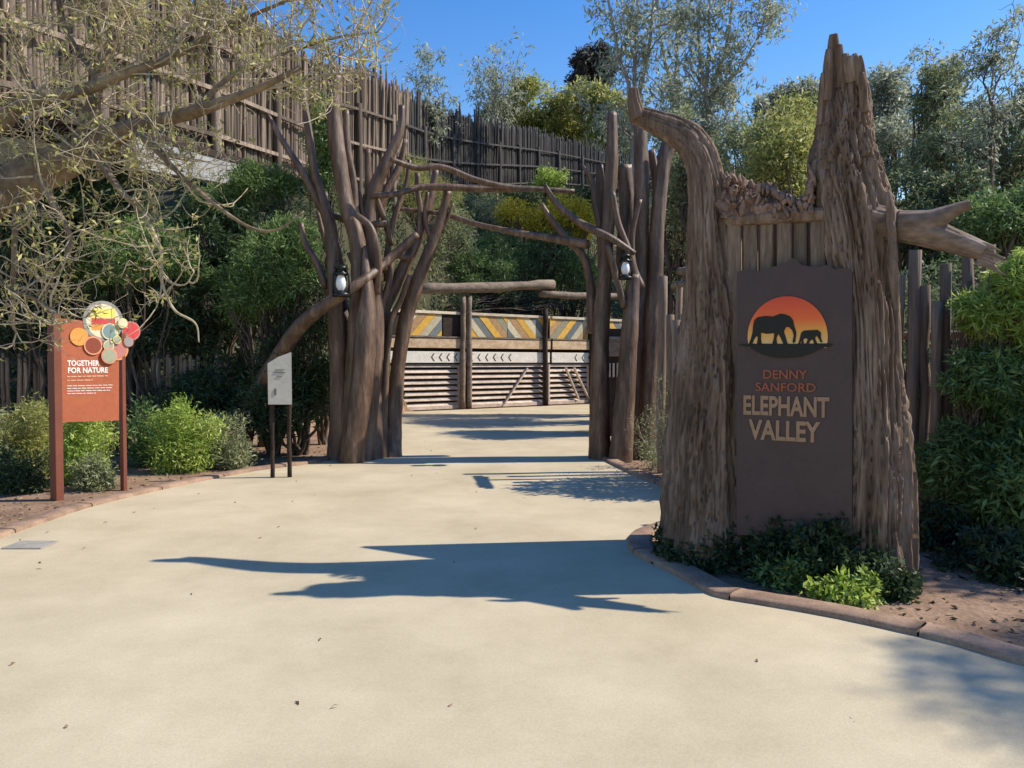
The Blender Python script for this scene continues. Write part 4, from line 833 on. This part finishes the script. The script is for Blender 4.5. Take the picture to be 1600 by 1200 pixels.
stems_tree('eucalyptus_tree', 'tall eucalyptus with one straight pale stem, middle of the tall ones', gb(1050, 36), [[(1052, 300), (1054, 150), (1058, 20), (1062, -100)], [(1050, 180), (1035, 90), (1022, 10), (1015, -80)]], 36, EU, TP, 6500, .27, .075, .20, 12, 2.2, .5, group=g1, start=.4)
stems_tree('eucalyptus_tree', 'widest tall eucalyptus, several stems fanning up left of the spike', gb(1108, 32), [[(1106, 300), (1104, 150), (1108, 50), (1112, -90)], [(1105, 180), (1130, 80), (1142, 0), (1150, -90)], [(1104, 190), (1160, 100), (1190, 40), (1205, -60)], [(1104, 200), (1085, 90), (1084, -20)]], 32, EU, TP, 15000, .25, .07, .2, 15, 2.0, .5, group=g1, start=.35)
g2 = 'small trees beyond the high fence'
stems_tree('young_tree', 'thin young tree rising at the high fence, left of the airy pale tree', gb(672, 31), [[(672, 250), (672, 170), (672, 95)], [(670, 230), (652, 160), (650, 110)], [(674, 230), (692, 165), (690, 120)]], 31, EU, M['trunk_dark'], 3000, .19, .055, .06, 12, 1.1, .28, group=g2, start=.45)
stems_tree('young_tree', 'airy pale tree beyond the high fence, left of the yellow green bush', gb(775, 56), [[(775, 220), (775, 150), (774, 95)], [(773, 200), (750, 150), (742, 110)], [(777, 200), (800, 150), (806, 108)]], 56, EU, TP, 3400, .36, .10, .12, 12, 2.2, .7, group=g2, start=.4)
def crown(lobes, leaf, label, n, Lf, Wf, name='tree', cat='tree', group=None, sub=7, bark='trunk_dark', clump=.5, r=.12, per=14, droop=.2, shell=.45):
    lb = [blob(*q) for q in lobes]; ex = []
    for c, rr in lb:
        for _ in range(sub): dd = unit(rng.normal(size=3)); ex.append((c+dd*rr*.8, rr*rng.uniform(.25, .5)))
    c0 = lb[0][0]; z = float(terrain(np.array([c0[0]]), np.array([c0[1]]))[0])-.1
    return plant(name, (c0[0], c0[1], min(z, c0[2]-lb[0][1][2]*.5)), lb+ex, n, Lf, Wf, M[leaf], M[bark], label, cat, group, stems=5, r=r, clump=clump, per=per, droop=droop, shell=shell)
g3 = 'trees and bushes on the hill'; g4 = 'shrubs behind the slatted screen'
crown([(912, 96, 70, 16, 16), (934, 84, 70, 14, 14), (940, 112, 70, 20, 20), (910, 125, 70, 18, 18)], 'lf_purple', 'dark purple grey round tree high on the skyline', 9000, .36, .12, group=g3, sub=7)
crown([(838, 168, 60, 52, 40), (860, 200, 60, 60, 30)], 'lf_yellow', 'yellow green bushy tree behind the high fence', 11000, .34, .11, group=g3)
crown([(915, 170, 58, 50, 42), (960, 200, 56, 50, 42)], 'lf_yellow', 'yellow green tree behind the fence, under the dark skyline tree', 12000, .34, .11, group=g3)
crown([(790, 190, 62, 40, 30)], 'lf_olive', 'grey green bush at the left end of the yellow trees', 5000, .32, .10, group=g3)
crown([(1155, 262, 19.5, 60, 62), (1100, 290, 20.5, 60, 60)], 'lf_olive', 'olive tree just behind the broken limb of the monument', 15000, .14, .038, group=g3, clump=.3)
crown([(1225, 250, 17, 60, 70), (1250, 190, 17.5, 34, 34)], 'lf_yellow', 'yellow green tree framed between limb and spike of the monument', 15000, .125, .035, group=g3, clump=.3)
crown([(1250, 150, 40, 34, 26), (1215, 170, 40, 36, 26)], 'lf_euc', 'grey green tree peeping left of the spike at the skyline', 5000, .26, .08, group=g3, clump=.4)
crown([(1060, 330, 22, 24, 130), (1058, 220, 23, 24, 60)], 'lf_olive', 'narrow grey green tree between gateway and monument', 8000, .15, .04, group=g3, clump=.25)
crown([(1385, 150, 36, 38, 44), (1400, 230, 34, 56, 60)], 'lf_euc', 'grey green tree right of the spike, rounded top', 10000, .24, .07, group=g3, clump=.4)
crown([(1470, 150, 30, 30, 55), (1490, 240, 29, 55, 75)], 'lf_olive', 'taller olive tree right of the rounded one', 12000, .21, .055, group=g3, clump=.35)
crown([(1400, 330, 20, 70, 80), (1480, 360, 19, 80, 80)], 'lf_wood', 'dark green tree right behind the broken branch', 16000, .16, .05, group=g3, clump=.3)
crown([(1580, 250, 22, 60, 90), (1640, 200, 22, 60, 100)], 'lf_olive', 'leafy tree at the right edge behind the slim one', 12000, .17, .05, group=g3, clump=.3)
crown([(1560, 370, 15, 70, 60), (1640, 350, 15, 70, 80)], 'lf_mid', 'green tree behind the tip of the broken branch', 12000, .13, .035, group=g3, clump=.25)
crown([(1500, 470, 11, 90, 70), (1400, 500, 11.5, 60, 80)], 'lf_wood', 'dark bush behind the pole fence', 10000, .11, .035, group=g3, clump=.2)
crown([(740, 335, 34, 60, 24), (690, 345, 33, 40, 30)], 'lf_olive', 'dry olive scrub on the slope right of the left gateway tree', 9000, .17, .03, 'shrub', 'shrub', g4, clump=.3, r=.05)
crown([(910, 320, 37, 40, 26), (770, 312, 38, 60, 14)], 'lf_dark', 'dark scrub on the slope at the foot of the high fence', 9000, .19, .05, 'shrub', 'shrub', g4, clump=.3, r=.05)
stems_tree('slim_tree', 'slim tree with a bare stem and airy top at the upper right', gb(1552, 20), [[(1550, 400), (1548, 250), (1546, 150), (1556, 60)], [(1547, 170), (1575, 110), (1590, 60)], [(1547, 190), (1530, 130), (1545, 90)]], 20, EU, M['trunk_dark'], 3800, .15, .045, .075, 11, 1.0, .28, start=.5)
stems_tree('slim_tree', 'second airy tree at the skyline left of the slim bare stemmed one', gb(1478, 31), [[(1478, 330), (1476, 200), (1474, 100)], [(1476, 220), (1500, 150), (1510, 120)], [(1476, 220), (1452, 150), (1446, 105)]], 31, EU, TP, 5200, .20, .06, .09, 13, 1.5, .4, start=.35)
# plants behind the louvred screen
crown([(705, 380, 30, 42, 52), (672, 410, 29, 34, 45)], 'lf_olive', 'grey olive shrub behind the screen, nearest the left gateway tree', 10000, .15, .03, 'shrub', 'shrub', g4, clump=.25, r=.06)
crown([(780, 395, 31, 48, 42), (745, 430, 30, 60, 34)], 'lf_mid', 'green narrow leaved shrub behind the screen under the lower crossing limb', 10000, .15, .03, 'shrub', 'shrub', g4, clump=.25, r=.06)
crown([(868, 405, 32, 55, 40), (905, 430, 32, 40, 40)], 'lf_mid', 'green shrub behind the screen beside the right gateway tree', 10000, .15, .03, 'shrub', 'shrub', g4, clump=.25, r=.06)
crown([(812, 335, 32.5, 34, 24), (880, 336, 32.5, 42, 30), (845, 345, 32.5, 40, 22), (905, 350, 32.5, 22, 26)], 'lf_gold', 'golden flowering shrub between the two crossing limbs', 9000, .17, .05, 'flowering_shrub', 'shrub', None, clump=.3, r=.06)
crown([(860, 280, 39, 26, 14), (855, 290, 39, 22, 12)], 'lf_lime', 'small lime bush at the foot of the high fence', 3000, .17, .05, 'shrub', 'shrub', g4, clump=.3, r=.05)
crown([(650, 290, 28, 22, 45), (690, 310, 29, 28, 30)], 'lf_yellow', 'dry yellowish reed like shrub among the upper gateway limbs', 6000, .20, .012, 'shrub', 'shrub', g4, clump=.25, r=.03, droop=-.6)
crown([(690, 470, 28.5, 60, 26), (800, 470, 30.5, 60, 24), (890, 475, 32, 60, 22)], 'lf_dark', 'dark hedge just above the chevron boards', 9000, .12, .03, 'hedge', 'hedge', None, clump=.25, r=.04)
# ---- trees just outside the frame to the right that shade the lower right corner
for cc_, rr_, n_, lb_ in (((13.5, 4.7, 9.9), (1.35, .9, 1.0), 4200, 'tree outside the right edge that shades the near paving'), ((8.6, 6.3, 4.4), (1.2, 1.0, .9), 3600, 'tree outside the right edge that shades the bushes beside the monument')):
    plant('tree', (cc_[0], cc_[1], 0), [(np.array(cc_)+rng.normal(size=3)*np.array(rr_)*.6*(q > 0), np.array(rr_)*(1 if q == 0 else .5)) for q in range(4)], n_, .13, .04, M['lf_olive'], M['trunk_dark'], lb_, 'tree', None, stems=5, r=.07, clump=.25)

# ================================================================ FOREGROUND BARE TREE, UPPER LEFT
ft = thing('overhanging_tree', (-7.4, 6.2, 0), 'nearly bare tree reaching in from upper left with pale curling twigs and sparse olive leaves', 'tree')
limbs_px = [[(-560, 700, 230, 0), (-420, 480, 190, 0), (-200, 370, 104, 0), (-40, 318, 74, 0), (60, 272, 58, 0), (130, 236, 42, 0), (210, 200, 25, -.1), (300, 175, 20, -.2), (400, 140, 12, -.3), (470, 105, 7, -.3)],
            [(120, 250, 40, .1), (140, 190, 24, .2), (152, 130, 19, .25), (172, 60, 18, .3), (166, 0, 18, .3), (160, -80, 16, .3)],
            [(-60, 250, 30, -.1), (20, 175, 24, -.1), (70, 155, 18, -.1), (140, 138, 16, -.1), (185, 118, 15, -.1), (255, 96, 12, 0), (320, 60, 9, .1), (400, 22, 6, .1), (450, 0, 4, .1)],
            [(172, 60, 12, .3), (195, 10, 9, .4), (215, -60, 7, .4)], [(30, 270, 18, 0), (26, 310, 10, -.1), (22, 400, 8, -.15), (20, 500, 6, -.2), (26, 520, 3, -.2)],
            [(210, 200, 15, -.1), (250, 240, 9, -.3), (300, 290, 7, -.4), (380, 350, 5, -.5), (430, 360, 4, -.5), (475, 330, 2, -.5)],
            [(225, 330, 7, -.4), (240, 365, 6.5, -.5), (252, 395, 6, -.5), (253, 440, 5, -.5), (272, 484, 4, -.5), (305, 505, 3.4, -.5), (311, 535, 2, -.5)],
            [(130, 235, 16, 0), (160, 260, 12, -.2), (190, 300, 9, -.4), (225, 330, 7, -.4)], [(252, 430, 3.4, -.5), (270, 443, 3, -.5), (290, 444, 2.5, -.5), (303, 425, 1.6, -.5)],
            [(160, 130, 12, .2), (120, 80, 10, .3), (95, 20, 8, .3), (90, -60, 6, .3)], [(60, 160, 12, 0), (30, 90, 9, .1), (10, 20, 7, .1)], [(300, 175, 10, -.1), (360, 120, 8, 0), (430, 90, 6, 0), (520, 60, 4, .1), (590, 50, 2, .1)],
            [(250, 96, 8, 0), (300, 30, 6, .2), (330, -40, 5, .2)], [(400, 140, 7, -.2), (460, 130, 5, -.2), (520, 115, 3.5, -.2), (600, 118, 2, -.2)], [(0, 300, 20, -.3), (-20, 380, 12, -.4), (0, 440, 8, -.5), (60, 470, 5, -.5), (110, 500, 3, -.5)],
            [(60, 275, 14, -.2), (90, 330, 9, -.4), (110, 380, 7, -.5), (80, 440, 4, -.5), (60, 480, 2.5, -.5)]]
D0 = 5.9; skel = []
for q, lp in enumerate(limbs_px):
    c = [[*P(x, y, D0+o), w/2/F*(D0+o)] for x, y, w, o in lp]; 
    if q == 0: c = [[-7.4, 6.2, -.05, .34], [-7.3, 6.15, .8, .28]]+c[1:]
    c = catmull(np.array(c), max(16, len(lp)*8)); ph = rng.random()*30
    V, Q = tube(c[:, :3], c[:, 3], 20 if c[0, 3] > .02 else 6, lambda p, ring, r: r*(1+.10*vn(ring[..., 0]*5+ph, ring[..., 1]*5, p[:, None, 0]*9)+.14*vn(p[:, None, 0]*7+ring[..., 0]*1.5+ph, p[:, None, 1]*3+ring[..., 1]*1.5, p[:, None, 2]*7+ring[..., 2]*1.5)))
    npobj('trunk' if q == 0 else 'limb', V, Q, M['limb_brown'] if c[0, 3] > .02 else M['twig'], ft, True); skel.append(c)
tw = NB(); LFp = []
def inview(p):
    v = p-np.array([0, 0, EYE]); yy = v[1]*cp-v[2]*sp; zz2 = v[2]*cp+v[1]*sp; return 800+F*v[0]/yy, 600-F*zz2/yy
src = np.vstack([c[(len(c)//3 if i_ == 0 else 0):] for i_, c in enumerate(skel)]); cnt_ = 0
def grow(p, dirn, l, r, lvl):
    global cnt_
    n = 8; pts = [p]; dcur = dirn.copy(); bend = rng.normal(size=3)*.17+np.array([0, 0, .15])
    for _ in range(n-1):
        dcur = unit(dcur+bend+rng.normal(size=3)*.16); pts.append(pts[-1]+dcur*l/n)
    pts = np.array(pts); x, y = inview(pts[-1]); lim = 640-.9*max(0, y-60) if y < 330 else 330-.35*(y-330)
    if x > lim or y > 580: return
    tw.add(*tube(pts, np.linspace(r, r*.35, n), 4 if lvl == 0 else 3, cap=False)); cnt_ += 1
    if lvl < 2:
        for _ in range(4 if lvl == 0 else 2):
            k = rng.integers(2, n); grow(pts[k], unit(unit(rng.normal(size=3))+dirn*.5), l*rng.uniform(.35, .6), r*.6, lvl+1)
    for _ in range(rng.integers(0, 2)): LFp.append(pts[rng.integers(3, n)])
for _ in range(440):
    k = src[rng.integers(0, len(src))]; x, y = inview(k[:3])
    if x < -120 or y < -130 or (y > 240 and random.random() < .6): continue
    dd = unit(rng.normal(size=3)*np.array([1, .7, 1])+np.array([.5, 0, .15 if y < 170 else -.75])); grow(k[:3], dd, rng.uniform(.35, .95), rng.uniform(.0055, .010), 0)
tag(tw.obj('twigs', M['twig'], ft), kind='stuff')
LFp = np.array(LFp); C = np.repeat(LFp, 3, 0)+rng.normal(size=(len(LFp)*3, 3))*.02; D = unit(rng.normal(size=C.shape)+np.array([0, 0, -.3])); V, Q = leaf_quads(C, D, rng.uniform(.03, .075, len(C)), .02); tag(npobj('leaves', V, Q, M['lf_bare'], ft), kind='stuff')
print('twigs', cnt_, 'leaves', len(C))
